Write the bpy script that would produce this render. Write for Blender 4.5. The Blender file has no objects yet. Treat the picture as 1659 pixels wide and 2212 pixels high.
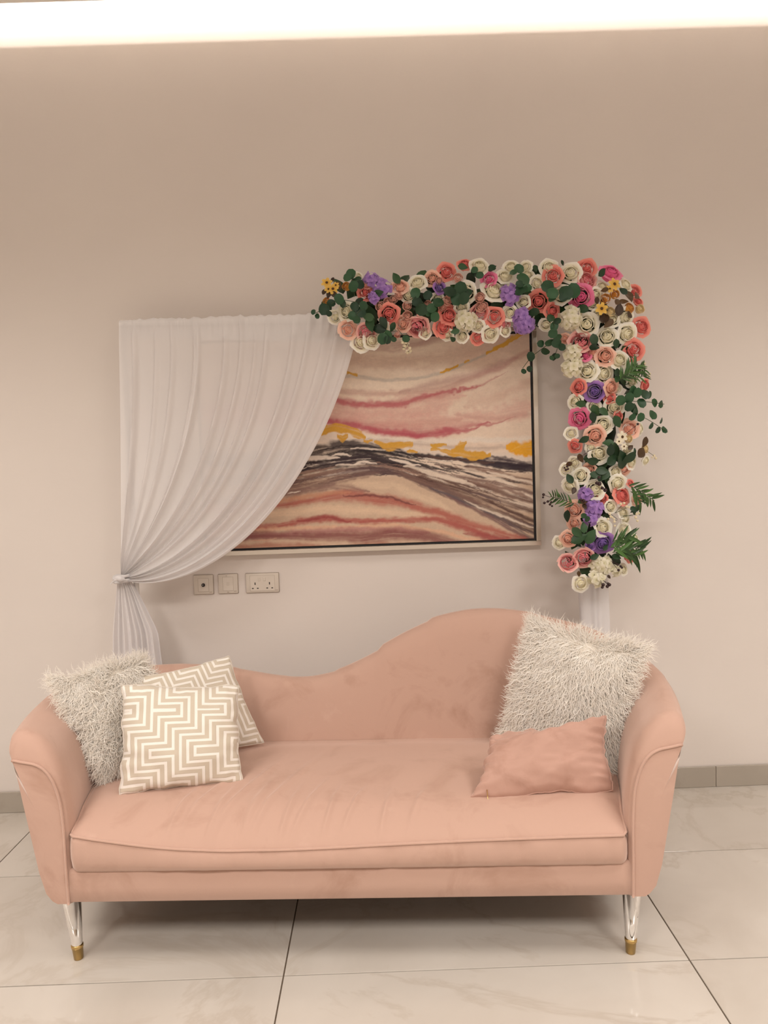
import bpy, bmesh, math, random
import numpy as np
from mathutils import Vector, Matrix, Quaternion

random.seed(7)
rng = np.random.default_rng(11)
scene = bpy.context.scene
C = scene.collection

# ------------------------------------------------------------------ camera
F_PX, PITCH, ROLL, YAW, CAM_H, WALL_Y = 1564.15, 0.0521724, -0.0335057, 0.00749476, 1.46356, 3.20816

def cam_rows():
    base = np.array([[1, 0, 0], [0, 0, -1], [0, 1, 0]], float)
    cy, sy = math.cos(YAW), math.sin(YAW)
    cp, sp = math.cos(PITCH), math.sin(PITCH)
    cr, sr = math.cos(ROLL), math.sin(ROLL)
    Ry = np.array([[cy, 0, -sy], [0, 1, 0], [sy, 0, cy]])
    Rp = np.array([[1, 0, 0], [0, cp, -sp], [0, sp, cp]])
    Rr = np.array([[cr, -sr, 0], [sr, cr, 0], [0, 0, 1]])
    return Rr @ Rp @ Ry @ base          # rows: right, down, forward
CR = cam_rows()
EYE = np.array([0, 0, CAM_H])

cam_data = bpy.data.cameras.new('camera')
cam_data.sensor_fit = 'VERTICAL'
cam_data.sensor_height = 36.0
cam_data.lens = 36.0 * F_PX / 2212.0
cam_data.clip_start = 0.05
cam = bpy.data.objects.new('camera', cam_data)
C.objects.link(cam)
rot = np.stack([CR[0], -CR[1], -CR[2]], axis=1)
cam.matrix_world = Matrix([list(rot[i]) + [EYE[i]] for i in range(3)] + [[0, 0, 0, 1]])
scene.camera = cam

# ------------------------------------------------------------------ light and exposure
scene.view_settings.view_transform = 'Standard'
scene.view_settings.look = 'None'
scene.view_settings.gamma = 1.0
scene.view_settings.use_curve_mapping = False
scene.view_settings.exposure = 0.0

world = bpy.data.worlds.new('world')
scene.world = world
world.use_nodes = True
world.node_tree.nodes['Background'].inputs[0].default_value = (1.0, 0.92, 0.85, 1)
world.node_tree.nodes['Background'].inputs[1].default_value = 0.05

ROOM = dict(x0=-4.2, x1=4.2, y0=-4.2, y1=WALL_Y, zc=3.437, zs=3.78)
COVE = 0.13                       # gap between the false ceiling and the back wall
LAMP_SPOTS = [(-2.0, 1.15, 24.0, 118), (2.1, 1.15, 24.0, 118), (-2.0, -1.0, 63.0, 158), (0.05, -1.0, 46.0, 158), (2.1, -1.0, 63.0, 158)]   # x, y, watts, beam
LAMP_COLOUR = (1.0, 0.94, 0.88)
COVE_POWER = 35.0
COVE_COLOUR = (1.0, 0.93, 0.86)

def area_lamp(name, loc, rot_euler, shape, sx, sy, power, colour, spread=math.pi):
    d = bpy.data.lights.new(name, 'AREA')
    d.shape = shape
    d.size = sx
    if shape in ('RECTANGLE', 'ELLIPSE'):
        d.size_y = sy
    d.energy = power
    d.color = colour
    d.spread = spread
    o = bpy.data.objects.new(name, d)
    o.location = loc
    o.rotation_euler = rot_euler
    C.objects.link(o)
    return o
for x, y, w, sp in LAMP_SPOTS:
    area_lamp('panel_lamp', (x, y, ROOM['zc'] - 0.020), (0, 0, 0), 'SQUARE', 0.9, 0.9, w, LAMP_COLOUR, math.radians(sp))
# the LED strip of the cove lies behind the lip of the false ceiling and shines up and out on the wall
area_lamp('cove_lamp', (0.5 * (ROOM['x0'] + ROOM['x1']), WALL_Y - COVE - 0.10, ROOM['zc'] + 0.112),
          (math.radians(115), 0, 0), 'RECTANGLE', ROOM['x1'] - ROOM['x0'] - 0.1, 0.02, COVE_POWER, COVE_COLOUR)

# ------------------------------------------------------------------ helpers
def ray(px):
    k = np.array([(px[0] - 829.5) / F_PX, (px[1] - 1106.0) / F_PX, 1.0])
    return CR.T @ k
def on_y(px, Y):
    d = ray(px)
    return EYE + d * (Y / d[1])
def project(P):
    c = (np.asarray(P, float) - EYE) @ CR.T
    return np.stack([829.5 + F_PX * c[..., 0] / c[..., 2], 1106.0 + F_PX * c[..., 1] / c[..., 2]], -1)

def new_obj(name, data, parent=None):
    o = bpy.data.objects.new(name, data)
    C.objects.link(o)
    if parent is not None:
        o.parent = parent
    return o
def empty(name, loc, rotz=0.0):
    o = bpy.data.objects.new(name, None)
    o.empty_display_size = 0.1
    C.objects.link(o)
    o.location = loc
    o.rotation_euler = (0, 0, rotz)
    return o
def tag(o, label=None, cat=None, group=None, kind=None):
    if label: o['label'] = label
    if cat: o['category'] = cat
    if group: o['group'] = group
    if kind: o['kind'] = kind
    return o
def mesh(name, V, Fc, mat=None, smooth=True):
    me = bpy.data.meshes.new(name)
    me.from_pydata([tuple(map(float, v)) for v in V], [], [tuple(map(int, f)) for f in Fc])
    if smooth:
        me.polygons.foreach_set('use_smooth', [True] * len(me.polygons))
    if mat: me.materials.append(mat)
    me.update()
    return me
def part(name, V, Fc, mat, parent=None, smooth=True, origin=None):
    """V in the parent's own frame; without a parent the mesh gets its origin at its base"""
    V = np.asarray(V, float)
    if parent is None and origin is None:
        mn, mx = V.min(0), V.max(0)
        origin = np.array([(mn[0] + mx[0]) / 2, (mn[1] + mx[1]) / 2, mn[2]])
    if origin is not None:
        V = V - np.asarray(origin)
    o = new_obj(name, mesh(name, V, Fc, mat, smooth), parent)
    if origin is not None:
        o.location = tuple(origin)
    return o
def grid_faces(nu, nv, closed_u=False, closed_v=False):
    Fc = []
    for i in range(nu if closed_u else nu - 1):
        for j in range(nv if closed_v else nv - 1):
            a = i * nv + j; b = ((i + 1) % nu) * nv + j
            c = ((i + 1) % nu) * nv + (j + 1) % nv; d = i * nv + (j + 1) % nv
            Fc.append((a, b, c, d))
    return Fc
def join(parts):
    V, Fc, n = [], [], 0
    for v, f in parts:
        V.append(np.asarray(v, float)); Fc += [tuple(i + n for i in ff) for ff in f]; n += len(v)
    return np.concatenate(V), Fc
def box(x0, x1, y0, y1, z0, z1):
    V = np.array([(x, y, z) for x in (x0, x1) for y in (y0, y1) for z in (z0, z1)], float)
    return V, [(0, 1, 3, 2), (4, 6, 7, 5), (0, 4, 5, 1), (2, 3, 7, 6), (0, 2, 6, 4), (1, 5, 7, 3)]
def bevel_box(x0, x1, y0, y1, z0, z1, r, seg=2):
    bm = bmesh.new()
    v, f = box(x0, x1, y0, y1, z0, z1)
    vs = [bm.verts.new(p) for p in v]
    for q in f: bm.faces.new([vs[i] for i in q])
    bmesh.ops.recalc_face_normals(bm, faces=bm.faces)
    bmesh.ops.bevel(bm, geom=bm.edges[:], offset=r, segments=seg, profile=0.5, affect='EDGES')
    bm.verts.index_update()
    V = np.array([p.co[:] for p in bm.verts]); Fc = [[p.index for p in q.verts] for q in bm.faces]
    bm.free()
    return V, Fc
def tube(pts, r, n=6, cap=True):
    pts = np.asarray(pts, float); m = len(pts)
    r = np.full(m, r) if np.isscalar(r) else np.asarray(r, float)
    T = np.gradient(pts, axis=0); T /= np.linalg.norm(T, axis=1)[:, None] + 1e-12
    ref = np.array([0.0, 0, 1]) if abs(T[0][2]) < 0.9 else np.array([1.0, 0, 0])
    V = []
    for i in range(m):
        a = np.cross(T[i], ref); a /= np.linalg.norm(a) + 1e-12
        b = np.cross(T[i], a); ref = np.cross(a, T[i])
        for k in range(n):
            t = 2 * math.pi * k / n
            V.append(pts[i] + r[i] * (math.cos(t) * a + math.sin(t) * b))
    Fc = grid_faces(m, n, closed_v=True)
    if cap:
        Fc += [tuple(range(n - 1, -1, -1)), tuple((m - 1) * n + k for k in range(n))]
    return np.array(V), Fc
def lathe(prof, n=20, cap=True):
    V = [(r * math.cos(2 * math.pi * k / n), r * math.sin(2 * math.pi * k / n), z) for r, z in prof for k in range(n)]
    Fc = grid_faces(len(prof), n, closed_v=True)
    if cap:
        Fc += [tuple(range(n)), tuple((len(prof) - 1) * n + k for k in range(n - 1, -1, -1))]
    return np.array(V), Fc
def catmull(P, n):
    P = np.asarray(P, float); m = len(P)
    E = np.vstack([2 * P[0] - P[1], P, 2 * P[-1] - P[-2]])
    out = []
    for t in np.linspace(0, m - 1, n):
        i = min(int(t), m - 2); f = t - i
        a, b, c, d = E[i], E[i + 1], E[i + 2], E[i + 3]
        out.append(0.5 * (2 * b + (c - a) * f + (2 * a - 5 * b + 4 * c - d) * f * f + (3 * b - a - 3 * c + d) * f ** 3))
    return np.array(out)
def even(P, n):
    P = np.asarray(P, float)
    s = np.concatenate([[0], np.cumsum(np.linalg.norm(np.diff(P, axis=0), axis=1))])
    t = np.linspace(0, s[-1], n)
    return np.stack([np.interp(t, s, P[:, k]) for k in range(P.shape[1])], 1)
def smooth01(x):
    x = np.clip(x, 0, 1); return x * x * (3 - 2 * x)
class Noise2:
    def __init__(self, seed, n=128):
        self.g = np.random.default_rng(seed).random((n, n)); self.n = n
    def one(self, x, y):
        xi, yi = np.floor(x).astype(int), np.floor(y).astype(int)
        fx, fy = smooth01(x - xi), smooth01(y - yi); g, n = self.g, self.n
        a = g[xi % n, yi % n]; b = g[(xi + 1) % n, yi % n]; c = g[xi % n, (yi + 1) % n]; d = g[(xi + 1) % n, (yi + 1) % n]
        return (a * (1 - fx) + b * fx) * (1 - fy) + (c * (1 - fx) + d * fx) * fy
    def __call__(self, x, y, octv=4):
        s = 0; amp = 1; tot = 0
        for k in range(octv):
            s = s + amp * (self.one(x * 2 ** k + 17.3 * k, y * 2 ** k + 5.1 * k) - 0.5); tot += amp; amp *= 0.55
        return 2 * s / tot

# ------------------------------------------------------------------ materials
def lin(c):
    return tuple((v / 255 / 12.92) if v / 255 <= 0.04045 else ((v / 255 + 0.055) / 1.055) ** 2.4 for v in c)
class Mat:
    def __init__(self, name):
        self.m = bpy.data.materials.new(name); self.m.use_nodes = True
        self.t = self.m.node_tree; self.n = self.t.nodes; self.l = self.t.links
        self.p = self.n['Principled BSDF']
    def set(self, **kw):
        for k, v in kw.items():
            self.p.inputs[k.replace('_', ' ')].default_value = v if not (isinstance(v, tuple) and len(v) == 3 and k != 'Normal') else (*v, 1)
        return self
    def node(self, typ, **kw):
        nd = self.n.new(typ)
        for k, v in kw.items():
            setattr(nd, k, v)
        return nd
    def coord(self, out='Object', scale=(1, 1, 1)):
        c = self.node('ShaderNodeTexCoord'); mp = self.node('ShaderNodeMapping')
        mp.inputs['Scale'].default_value = scale
        self.l.new(c.outputs[out], mp.inputs[0]); return mp.outputs[0]
    def noise(self, vec, scale, detail=4, rough=0.55, dist=0.0):
        nz = self.node('ShaderNodeTexNoise')
        nz.inputs['Scale'].default_value = scale; nz.inputs['Detail'].default_value = detail
        nz.inputs['Roughness'].default_value = rough; nz.inputs['Distortion'].default_value = dist
        if vec is not None: self.l.new(vec, nz.inputs['Vector'])
        return nz.outputs['Fac']
    def ramp(self, fac, stops):
        r = self.node('ShaderNodeValToRGB'); e = r.color_ramp.elements
        while len(e) > 1: e.remove(e[-1])
        e[0].position = stops[0][0]; e[0].color = (*stops[0][1], 1)
        for p, c in stops[1:]:
            k = e.new(p); k.color = (*c, 1)
        self.l.new(fac, r.inputs[0]); return r.outputs[0]
    def bump(self, h, strength=0.3, dist=0.01):
        b = self.node('ShaderNodeBump'); b.inputs['Strength'].default_value = strength; b.inputs['Distance'].default_value = dist
        self.l.new(h, b.inputs['Height']); self.l.new(b.outputs[0], self.p.inputs['Normal'])
    def math(self, op, a, b=None, c=None):
        nd = self.node('ShaderNodeMath', operation=op)
        for i, v in enumerate((a, b, c)):
            if v is None: continue
            if isinstance(v, (int, float)): nd.inputs[i].default_value = v
            else: self.l.new(v, nd.inputs[i])
        return nd.outputs[0]
    def mix(self, fac, a, b):
        nd = self.node('ShaderNodeMix', data_type='RGBA')
        if isinstance(fac, (int, float)): nd.inputs[0].default_value = fac
        else: self.l.new(fac, nd.inputs[0])
        for i, v in ((6, a), (7, b)):
            if isinstance(v, tuple): nd.inputs[i].default_value = (*v, 1)
            else: self.l.new(v, nd.inputs[i])
        return nd.outputs[2]
    def base(self, s): self.l.new(s, self.p.inputs['Base Color']); return self
def simple(name, col, rough=0.6, metal=0.0, **kw):
    m = Mat(name); m.set(Base_Color=col, Roughness=rough, Metallic=metal, **kw); return m.m

def wall_material():
    m = Mat('painted_plaster'); v = m.coord('Object')
    n1 = m.noise(v, 1.3, 3)
    m.base(m.ramp(n1, [(0.3, (0.755, 0.69, 0.645)), (0.7, (0.785, 0.72, 0.67))]))
    m.set(Roughness=0.62, Specular_IOR_Level=0.3)
    n2 = m.noise(m.coord('Object', (1.2, 1.2, 3.0)), 2.2, 5, 0.5); n3 = m.noise(v, 160, 2)
    h = m.math('ADD', m.math('MULTIPLY', n2, 1.0), m.math('MULTIPLY', n3, 0.03))
    m.bump(h, 0.25, 0.01)
    return m.m
M_WALL = wall_material()
M_CEIL = simple('ceiling_paint', (0.80, 0.76, 0.71), 0.8)
M_LED = Mat('led_diffuser')
M_LED.set(Base_Color=(0.9, 0.88, 0.84), Emission_Color=(1.0, 0.93, 0.86), Emission_Strength=1.5)
M_LED = M_LED.m
def tile_material(name, c0, c1, vein, rough=0.09):
    m = Mat(name)
    oi = m.node('ShaderNodeObjectInfo')
    gm = m.node('ShaderNodeNewGeometry')
    vm = m.node('ShaderNodeVectorMath', operation='MULTIPLY_ADD')
    cmb = m.node('ShaderNodeCombineXYZ'); m.l.new(m.math('MULTIPLY', oi.outputs['Random'], 31.0), cmb.inputs[0]); m.l.new(m.math('MULTIPLY', oi.outputs['Random'], 17.0), cmb.inputs[1])
    m.l.new(gm.outputs['Position'], vm.inputs[0]); vm.inputs[1].default_value = (1, 1, 1); m.l.new(cmb.outputs[0], vm.inputs[2])
    v = vm.outputs[0]
    big = m.noise(v, 1.7, 4, 0.55, 0.6)
    c = m.ramp(big, [(0.32, c0), (0.68, c1)])
    ve = m.noise(v, 1.25, 6, 0.62, 1.6)
    line = m.math('SUBTRACT', 1.0, m.math('MULTIPLY', m.math('ABSOLUTE', m.math('SUBTRACT', ve, 0.5)), 26.0))
    line = m.math('MULTIPLY', m.math('MAXIMUM', line, 0.0), m.math('MULTIPLY', big, 0.55))
    m.base(m.mix(line, c, vein))
    m.set(Roughness=rough, Specular_IOR_Level=0.5)
    return m.m
M_TILE = tile_material('polished_porcelain', (0.53, 0.48, 0.425), (0.62, 0.575, 0.52), (0.40, 0.33, 0.26), 0.07)
M_SKIRT = tile_material('skirting_tile', (0.40, 0.355, 0.30), (0.46, 0.41, 0.35), (0.33, 0.28, 0.23), 0.25)
M_GROUT = simple('dark_grout', (0.13, 0.095, 0.065), 0.9)
def velvet(name, col, dark, light, scale=5.0):
    m = Mat(name); v = m.coord('Object')
    n1 = m.noise(v, scale, 5, 0.6, 0.5)
    c = m.ramp(n1, [(0.30, dark), (0.47, col), (0.60, col), (0.78, light)])
    m.base(c)
    m.set(Roughness=0.82, Specular_IOR_Level=0.15, Sheen_Weight=0.7, Sheen_Roughness=0.42, Sheen_Tint=(1.0, 0.83, 0.75))
    m.bump(m.noise(v, 420, 2), 0.12, 0.002)
    return m.m
M_VELVET = velvet('blush_velvet', (0.555, 0.362, 0.288), (0.475, 0.297, 0.228), (0.62, 0.42, 0.342))
M_PIPING = velvet('blush_velvet_piping', (0.57, 0.37, 0.295), (0.52, 0.33, 0.26), (0.62, 0.41, 0.33))
M_PILLOW = velvet('dusty_rose_velvet', (0.53, 0.325, 0.26), (0.45, 0.265, 0.205), (0.60, 0.385, 0.315), 7.0)
M_DUST = simple('black_dust_cover', (0.02, 0.018, 0.016), 0.9)
M_ACRYL = simple('clear_acrylic', (0.97, 0.97, 0.97), 0.02, Transmission_Weight=1.0, IOR=1.49)
M_BRASS = simple('brushed_brass', (0.62, 0.43, 0.17), 0.28, 1.0)
M_STEEL = simple('steel_bolt', (0.5, 0.5, 0.5), 0.3, 1.0)
M_FRAME = simple('champagne_silver', (0.72, 0.67, 0.60), 0.3, 1.0)
M_BLACK = simple('black_paint', (0.012, 0.012, 0.016), 0.5)
M_PLATE = simple('ivory_plastic', (0.70, 0.63, 0.55), 0.32)
M_PLATE_IN = simple('ivory_plastic_insert', (0.73, 0.66, 0.58), 0.32)
M_PLATE_RIM = simple('dark_bronze_rim', (0.33, 0.25, 0.19), 0.5)  # dark brown of plate rims, grooves, brand marks and screw slots
M_HOLE = simple('socket_hole', (0.015, 0.012, 0.012), 0.6)
M_POLE = simple('white_powder_coat', (0.75, 0.73, 0.71), 0.4)
def cloth_material(name, col, sheer=0.12, transl=0.35, attr=None):
    m = Mat(name)
    out = m.n['Material Output']
    m.set(Base_Color=col, Roughness=0.55, Specular_IOR_Level=0.25, Sheen_Weight=0.3, Sheen_Roughness=0.4)
    m.bump(m.noise(m.coord('Object', (1, 1, 1)), 700, 2), 0.06, 0.002)
    tr = m.node('ShaderNodeBsdfTranslucent'); tr.inputs[0].default_value = (*col, 1)
    tp = m.node('ShaderNodeBsdfTransparent')
    a = m.node('ShaderNodeMixShader'); a.inputs[0].default_value = transl
    m.l.new(m.p.outputs[0], a.inputs[1]); m.l.new(tr.outputs[0], a.inputs[2])
    b = m.node('ShaderNodeMixShader'); b.inputs[0].default_value = sheer
    if attr:      # single cloth is see-through, doubled cloth in the folds is not
        at = m.node('ShaderNodeAttribute', attribute_name=attr)
        m.l.new(m.math('MULTIPLY', m.math('SUBTRACT', 1.0, at.outputs['Fac']), sheer), b.inputs[0])
    m.l.new(a.outputs[0], b.inputs[1]); m.l.new(tp.outputs[0], b.inputs[2])
    m.l.new(b.outputs[0], out.inputs[0])
    return m.m
M_CURTAIN = cloth_material('sheer_white_chiffon', (0.92, 0.89, 0.885), 0.15, 0.25, 'fold')
M_HEADING = cloth_material('double_white_chiffon', (0.86, 0.83, 0.825), 0.05, 0.2)
M_SLEEVE = cloth_material('white_satin', (0.88, 0.85, 0.85), 0.02, 0.2)

# ------------------------------------------------------------------ the room
X0, X1, Y0, Y1, ZC, ZS = (ROOM[k] for k in ('x0', 'x1', 'y0', 'y1', 'zc', 'zs'))
tag(part('wall_back', *box(X0 - .1, X1 + .1, Y1, Y1 + .1, -.1, ZS + .1), M_WALL, smooth=False), kind='structure')
tag(part('wall_left', *box(X0 - .1, X0, Y0, Y1, -.1, ZS + .1), M_WALL, smooth=False), kind='structure')
tag(part('wall_right', *box(X1, X1 + .1, Y0, Y1, -.1, ZS + .1), M_WALL, smooth=False), kind='structure')
tag(part('wall_front', *box(X0 - .1, X1 + .1, Y0 - .1, Y0, -.1, ZS + .1), M_WALL, smooth=False), kind='structure')
ceil = part('ceiling', *box(X0, X1, Y0, Y1 - COVE, ZC, ZC + 0.02), M_CEIL, smooth=False); tag(ceil, kind='structure')
tag(part('trim_1', *box(X0, X1, Y0, Y1, ZS, ZS + 0.06), M_CEIL, smooth=False), kind='structure')          # slab above the cove
tag(part('trim_2', *box(X0, X1, Y1 - COVE - 0.30, Y1 - COVE - 0.26, ZC + 0.02, ZS), M_CEIL, smooth=False), kind='structure')  # back of the cove
tag(part('trim_3', *box(X0, X1, Y1 - COVE - 0.13, Y1 - COVE - 0.105, ZC + 0.02, ZC + 0.11), M_LED, smooth=False), kind='structure')  # LED channel on the ledge
for x, y, w, sp in LAMP_SPOTS:
    t = empty('ceiling_light', (x, y, ZC - 0.018))
    tag(t, 'square white ceiling light panel with a frosted diffuser', 'ceiling light', 'square light panels on the ceiling')
    for a_, b_, c_, d_ in ((-.48, .48, -.48, -.45), (-.48, .48, .45, .48), (-.48, -.45, -.45, .45), (.45, .48, -.45, .45)):
        V, Fc = bevel_box(a_, b_, c_, d_, 0, .018, .002, 1); part('frame_bar', V, Fc, M_CEIL, t, smooth=False)
    V, Fc = box(-.45, .45, -.45, .45, .004, .016); part('diffuser', V, Fc, M_LED, t, smooth=False)

# floor tiles 1.2 x 0.6 m, each one a piece
TX, TY = -0.3259, 2.06033
floor = part('floor', *box(X0, X1, Y0, Y1, -0.08, -0.004), M_GROUT, smooth=False); tag(floor, kind='structure')
fo = np.array(floor.location)
tile_cache = {}
gap = 0.0021
rows = np.arange(TY - 0.6 * 10, Y1, 0.6); cols = np.arange(TX - 1.2 * 4, X1, 1.2)
for y in rows:
    for x in cols:
        a, b = max(x + gap, X0), min(x + 1.2 - gap, X1)
        c, d = max(y + gap, Y0), min(y + 0.6 - gap, Y1 - 0.001)
        if b - a < 0.02 or d - c < 0.02: continue
        key = (round(b - a, 3), round(d - c, 3))
        if key not in tile_cache:
            V, Fc = bevel_box(0, b - a, 0, d - c, -0.006, 0.0, 0.0008, 1)
            tile_cache[key] = mesh('tile', V, Fc, M_TILE, smooth=False)
        o = new_obj('tile', tile_cache[key], floor)
        o.location = tuple(np.array([a, c, random.uniform(-0.0003, 0.0)]) - fo)

# skirting of cut tiles along the back wall
sk = part('baseboard_back', *box(X0, X1, Y1 - 0.004, Y1 - 0.0005, 0.0, 0.091), M_GROUT, smooth=False); tag(sk, kind='structure')
so = np.array(sk.location)
seam = on_y((1544, 1680), Y1)[0]
xs = [x for x in np.arange(seam - 1.2 * 6, X1 + 1.2, 1.2)]
for a, b in zip(xs[:-1], xs[1:]):
    a, b = max(a + 0.0008, X0), min(b - 0.0008, X1)
    if b - a < 0.03: continue
    V, Fc = bevel_box(a, b, Y1 - 0.013, Y1 - 0.003, 0.0005, 0.094, 0.0015, 1)
    part('tile', V - so, Fc, M_SKIRT, sk, smooth=False)

# ------------------------------------------------------------------ sofa
SO = np.array([-0.13, 2.14, 0.0]); SA = -0.042037
SEX = np.array([math.cos(SA), math.sin(SA), 0]); SEY = np.array([-math.sin(SA), math.cos(SA), 0])
def s2w(l):
    l = np.asarray(l, float)
    return SO + l[..., 0:1] * SEX + l[..., 1:2] * SEY + l[..., 2:3] * np.array([0, 0, 1.0])
def loc(P):
    d = np.asarray(P) - SO; return np.array([d @ SEX, d @ SEY, d[2]])
def sofa_y(px, ly):
    d = ray(px); t = (ly - (EYE - SO) @ SEY) / (d @ SEY); return loc(EYE + t * d)
def sofa_z(px, z):
    d = ray(px); t = (z - EYE[2]) / d[2]; return loc(EYE + t * d)
def sofa_dist(px, P, dist):
    """the farther point of the view line at a given distance from P (both in the sofa's frame)"""
    d = ray(px); d = d / np.linalg.norm(d); o = EYE - s2w(np.array(P))
    b = o @ d; c = o @ o - dist * dist; disc = b * b - c
    t = -b + math.sqrt(max(disc, 0.0)); return loc(EYE + t * d)

sofa = empty('sofa', tuple(SO), SA)
tag(sofa, 'blush pink velvet sofa with a wave-shaped back and clear acrylic legs', 'sofa')

A_ARM = np.array([(-.010, .203), (-.010, .30), (-.009, .42), (-.004, .50), (.006, .565), (.024, .63), (.052, .685), (.088, .722), (.125, .740), (.152, .738),
                  (.170, .722), (.176, .70), (.170, .68), (.158, .665), (.146, .60), (.132, .50), (.115, .40), (.098, .30), (.080, .235), (.062, .212), (.045, .203)])
B_ARM = np.array([(.008, .203), (.009, .30), (.010, .42), (.014, .50), (.021, .545), (.036, .592), (.058, .625), (.085, .643), (.115, .650), (.135, .654),
                  (.150, .658), (.156, .658), (.157, .655), (.154, .65), (.142, .59), (.128, .50), (.111, .40), (.094, .30), (.076, .235), (.058, .212), (.043, .203)])
A_BACK = np.array([(-.010, .203), (-.010, .30), (-.006, .42), (.006, .50), (.018, .565), (.032, .63), (.046, .685), (.060, .722), (.082, .741), (.108, .742),
                   (.130, .730), (.142, .705), (.147, .68), (.148, .66), (.147, .60), (.143, .50), (.138, .40), (.130, .30), (.118, .235), (.10, .212), (.085, .203)])
half = [(-.832, -.05), (-.842, .02), (-.868, .13), (-.897, .28), (-.905, .40), (-.880, .50), (-.80, .582), (-.68, .614), (-.5, .622)]
pathc = half + [(-.25, .624), (0, .625), (.25, .624)] + [(-x, y) for x, y in reversed(half)]
PATH = even(catmull(pathc, 600), 150)
TANG = np.gradient(PATH, axis=0); TANG /= np.linalg.norm(TANG, axis=1)[:, None]
NORM = np.stack([-TANG[:, 1], TANG[:, 0]], 1)           # outward
SLEN = np.concatenate([[0], np.cumsum(np.linalg.norm(np.diff(PATH, axis=0), axis=1))])
def top_height(x, y):
    # height of the crest along the run, taken where the run passes x (back) or y (arms)
    hx = np.interp(x, [-.95, -.83, -.66, -.49, -.33, -.20, -.07, .05, .18, .31, .44, .57, .69, .80, .90],
                   [.735, .735, .728, .705, .668, .658, .688, .748, .830, .892, .920, .920, .897, .862, .822])
    return hx
def height_at(i):
    x, y = PATH[i]
    if x < 0: 
        arm = np.interp(y, [-.05, .2, .5], [.728, .735, .742])
    else:
        arm = np.interp(y, [-.05, .1, .3, .5, .58], [.738, .745, .755, .785, .815])
    k = smooth01((y - .42) / .17)
    return arm * (1 - k) + top_height(x, y) * k
HTS = np.array([height_at(i) for i in range(len(PATH))])
for _ in range(6):
    HTS[1:-1] = (HTS[:-2] + 2 * HTS[1:-1] + HTS[2:]) / 4
def section(i, d_end):
    y = PATH[i][1]; k = smooth01((y - .40) / .2)
    S = A_ARM * (1 - k) + A_BACK * k
    t = np.clip(d_end / 0.055, 0, 1); t = math.sqrt(1 - (1 - t) ** 2)
    S = B_ARM * (1 - t) + S * t
    z = np.where(S[:, 1] > .42, .42 + (S[:, 1] - .42) * (HTS[i] - .42) / (.742 - .42), S[:, 1])
    return S[:, 0], z
# denser stations at both front ends
stations = []
L = SLEN[-1]
for s in np.concatenate([np.linspace(0, .055, 9)[:-1], np.linspace(.055, L - .055, 130), np.linspace(L - .055, L, 9)[1:]]):
    stations.append(s)
rings = []
for s in stations:
    p = np.array([np.interp(s, SLEN, PATH[:, 0]), np.interp(s, SLEN, PATH[:, 1])])
    n = np.array([np.interp(s, SLEN, NORM[:, 0]), np.interp(s, SLEN, NORM[:, 1])]); n /= np.linalg.norm(n)
    i = int(np.argmin(abs(SLEN - s)))
    u, z = section(i, min(s, L - s))
    if s < .3 or s > L - .3:      # keep the arm fronts square to the sofa's front
        k = 1 - smooth01(min(s, L - s) / .3); n = n * (1 - k) + np.array([np.sign(p[0]), 0]) * k; n /= np.linalg.norm(n)
    rings.append(np.stack([p[0] + n[0] * u, p[1] + n[1] * u, z], 1))
rings = np.array(rings)
nv = rings.shape[1]
V = rings.reshape(-1, 3)
shell = part('backrest', V, [f[::-1] for f in grid_faces(len(rings), nv, closed_v=True)], M_VELVET, sofa)
for side, ring in ((-1, rings[0]), (1, rings[-1])):
    c = ring.mean(0); c[1] = ring[:, 1].min()
    inn = ring + (c - ring) * 0.25
    c2 = c + np.array([0, -.006, 0]); inn[:, 1] -= .004
    Vp = np.vstack([ring, inn, [c2]]); Fp = []
    for j in range(nv):
        k = (j + 1) % nv
        q = (j, k, nv + k, nv + j); t3 = (nv + j, nv + k, 2 * nv)
        Fp += [q, t3] if side < 0 else [q[::-1], t3[::-1]]
    pan = part('arm_panel', Vp, Fp, M_VELVET, sofa)
    line = ring[0:12].copy(); line[:, 1] -= .003
    line = even(catmull(line, 60), 50)
    Vt, Ft = tube(line, .0042, 6); part('piping', Vt, Ft, M_PIPING, pan)
# front rail with a bowed face and the seam of the deck above it
nx = 60
xs_ = np.linspace(-.838, .838, nx)
prof = [(.10, .203), (-.040, .203), (-.047, .208), (-.050, .25), (-.049, .295), (-.044, .308), (.10, .312)]
V = np.array([(x, y, z) for x in xs_ for y, z in prof]); 
part('front_rail', V, [f[::-1] for f in grid_faces(nx, len(prof), closed_v=True)] + [tuple(range(len(prof))), tuple((nx - 1) * len(prof) + k for k in range(len(prof) - 1, -1, -1))], M_VELVET, sofa)
V, Fc = box(-.80, .80, -.02, .66, .206, .216); part('dust_cover', V, Fc, M_DUST, sofa, smooth=False)

# seat cushion: sagging piped front edge, crowned top and pulled wrinkles
def pipe_z(x):
    return np.interp(x, [-.83, -.78, -.63, -.50, -.37, -.20, -.07, .15, .40, .65, .83], [.424, .412, .388, .373, .366, .366, .369, .378, .386, .391, .394])
PX_S = catmull([(x, pipe_z(x)) for x in np.linspace(-.84, .84, 22)], 300)
def pz(x): return np.interp(x, PX_S[:, 0], PX_S[:, 1])
def half_w(y): return np.interp(y, [-.06, .02, .13, .28, .40, .50, .56, .62], [.826, .832, .858, .888, .897, .87, .83, .74])
wr = Noise2(5)
folds = [(-.52, .05, .10, .010), (-.455, .10, .16, .012), (-.40, .04, .12, .010), (-.345, .12, .2, .011), (-.29, .05, .16, .013), (-.235, .10, .22, .012),
         (-.18, .03, .12, .010), (-.12, .07, .14, .010), (-.05, .04, .10, .009), (.02, .05, .09, .009), (.12, .03, .08, .010), (.22, .05, .08, .012)]
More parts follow.
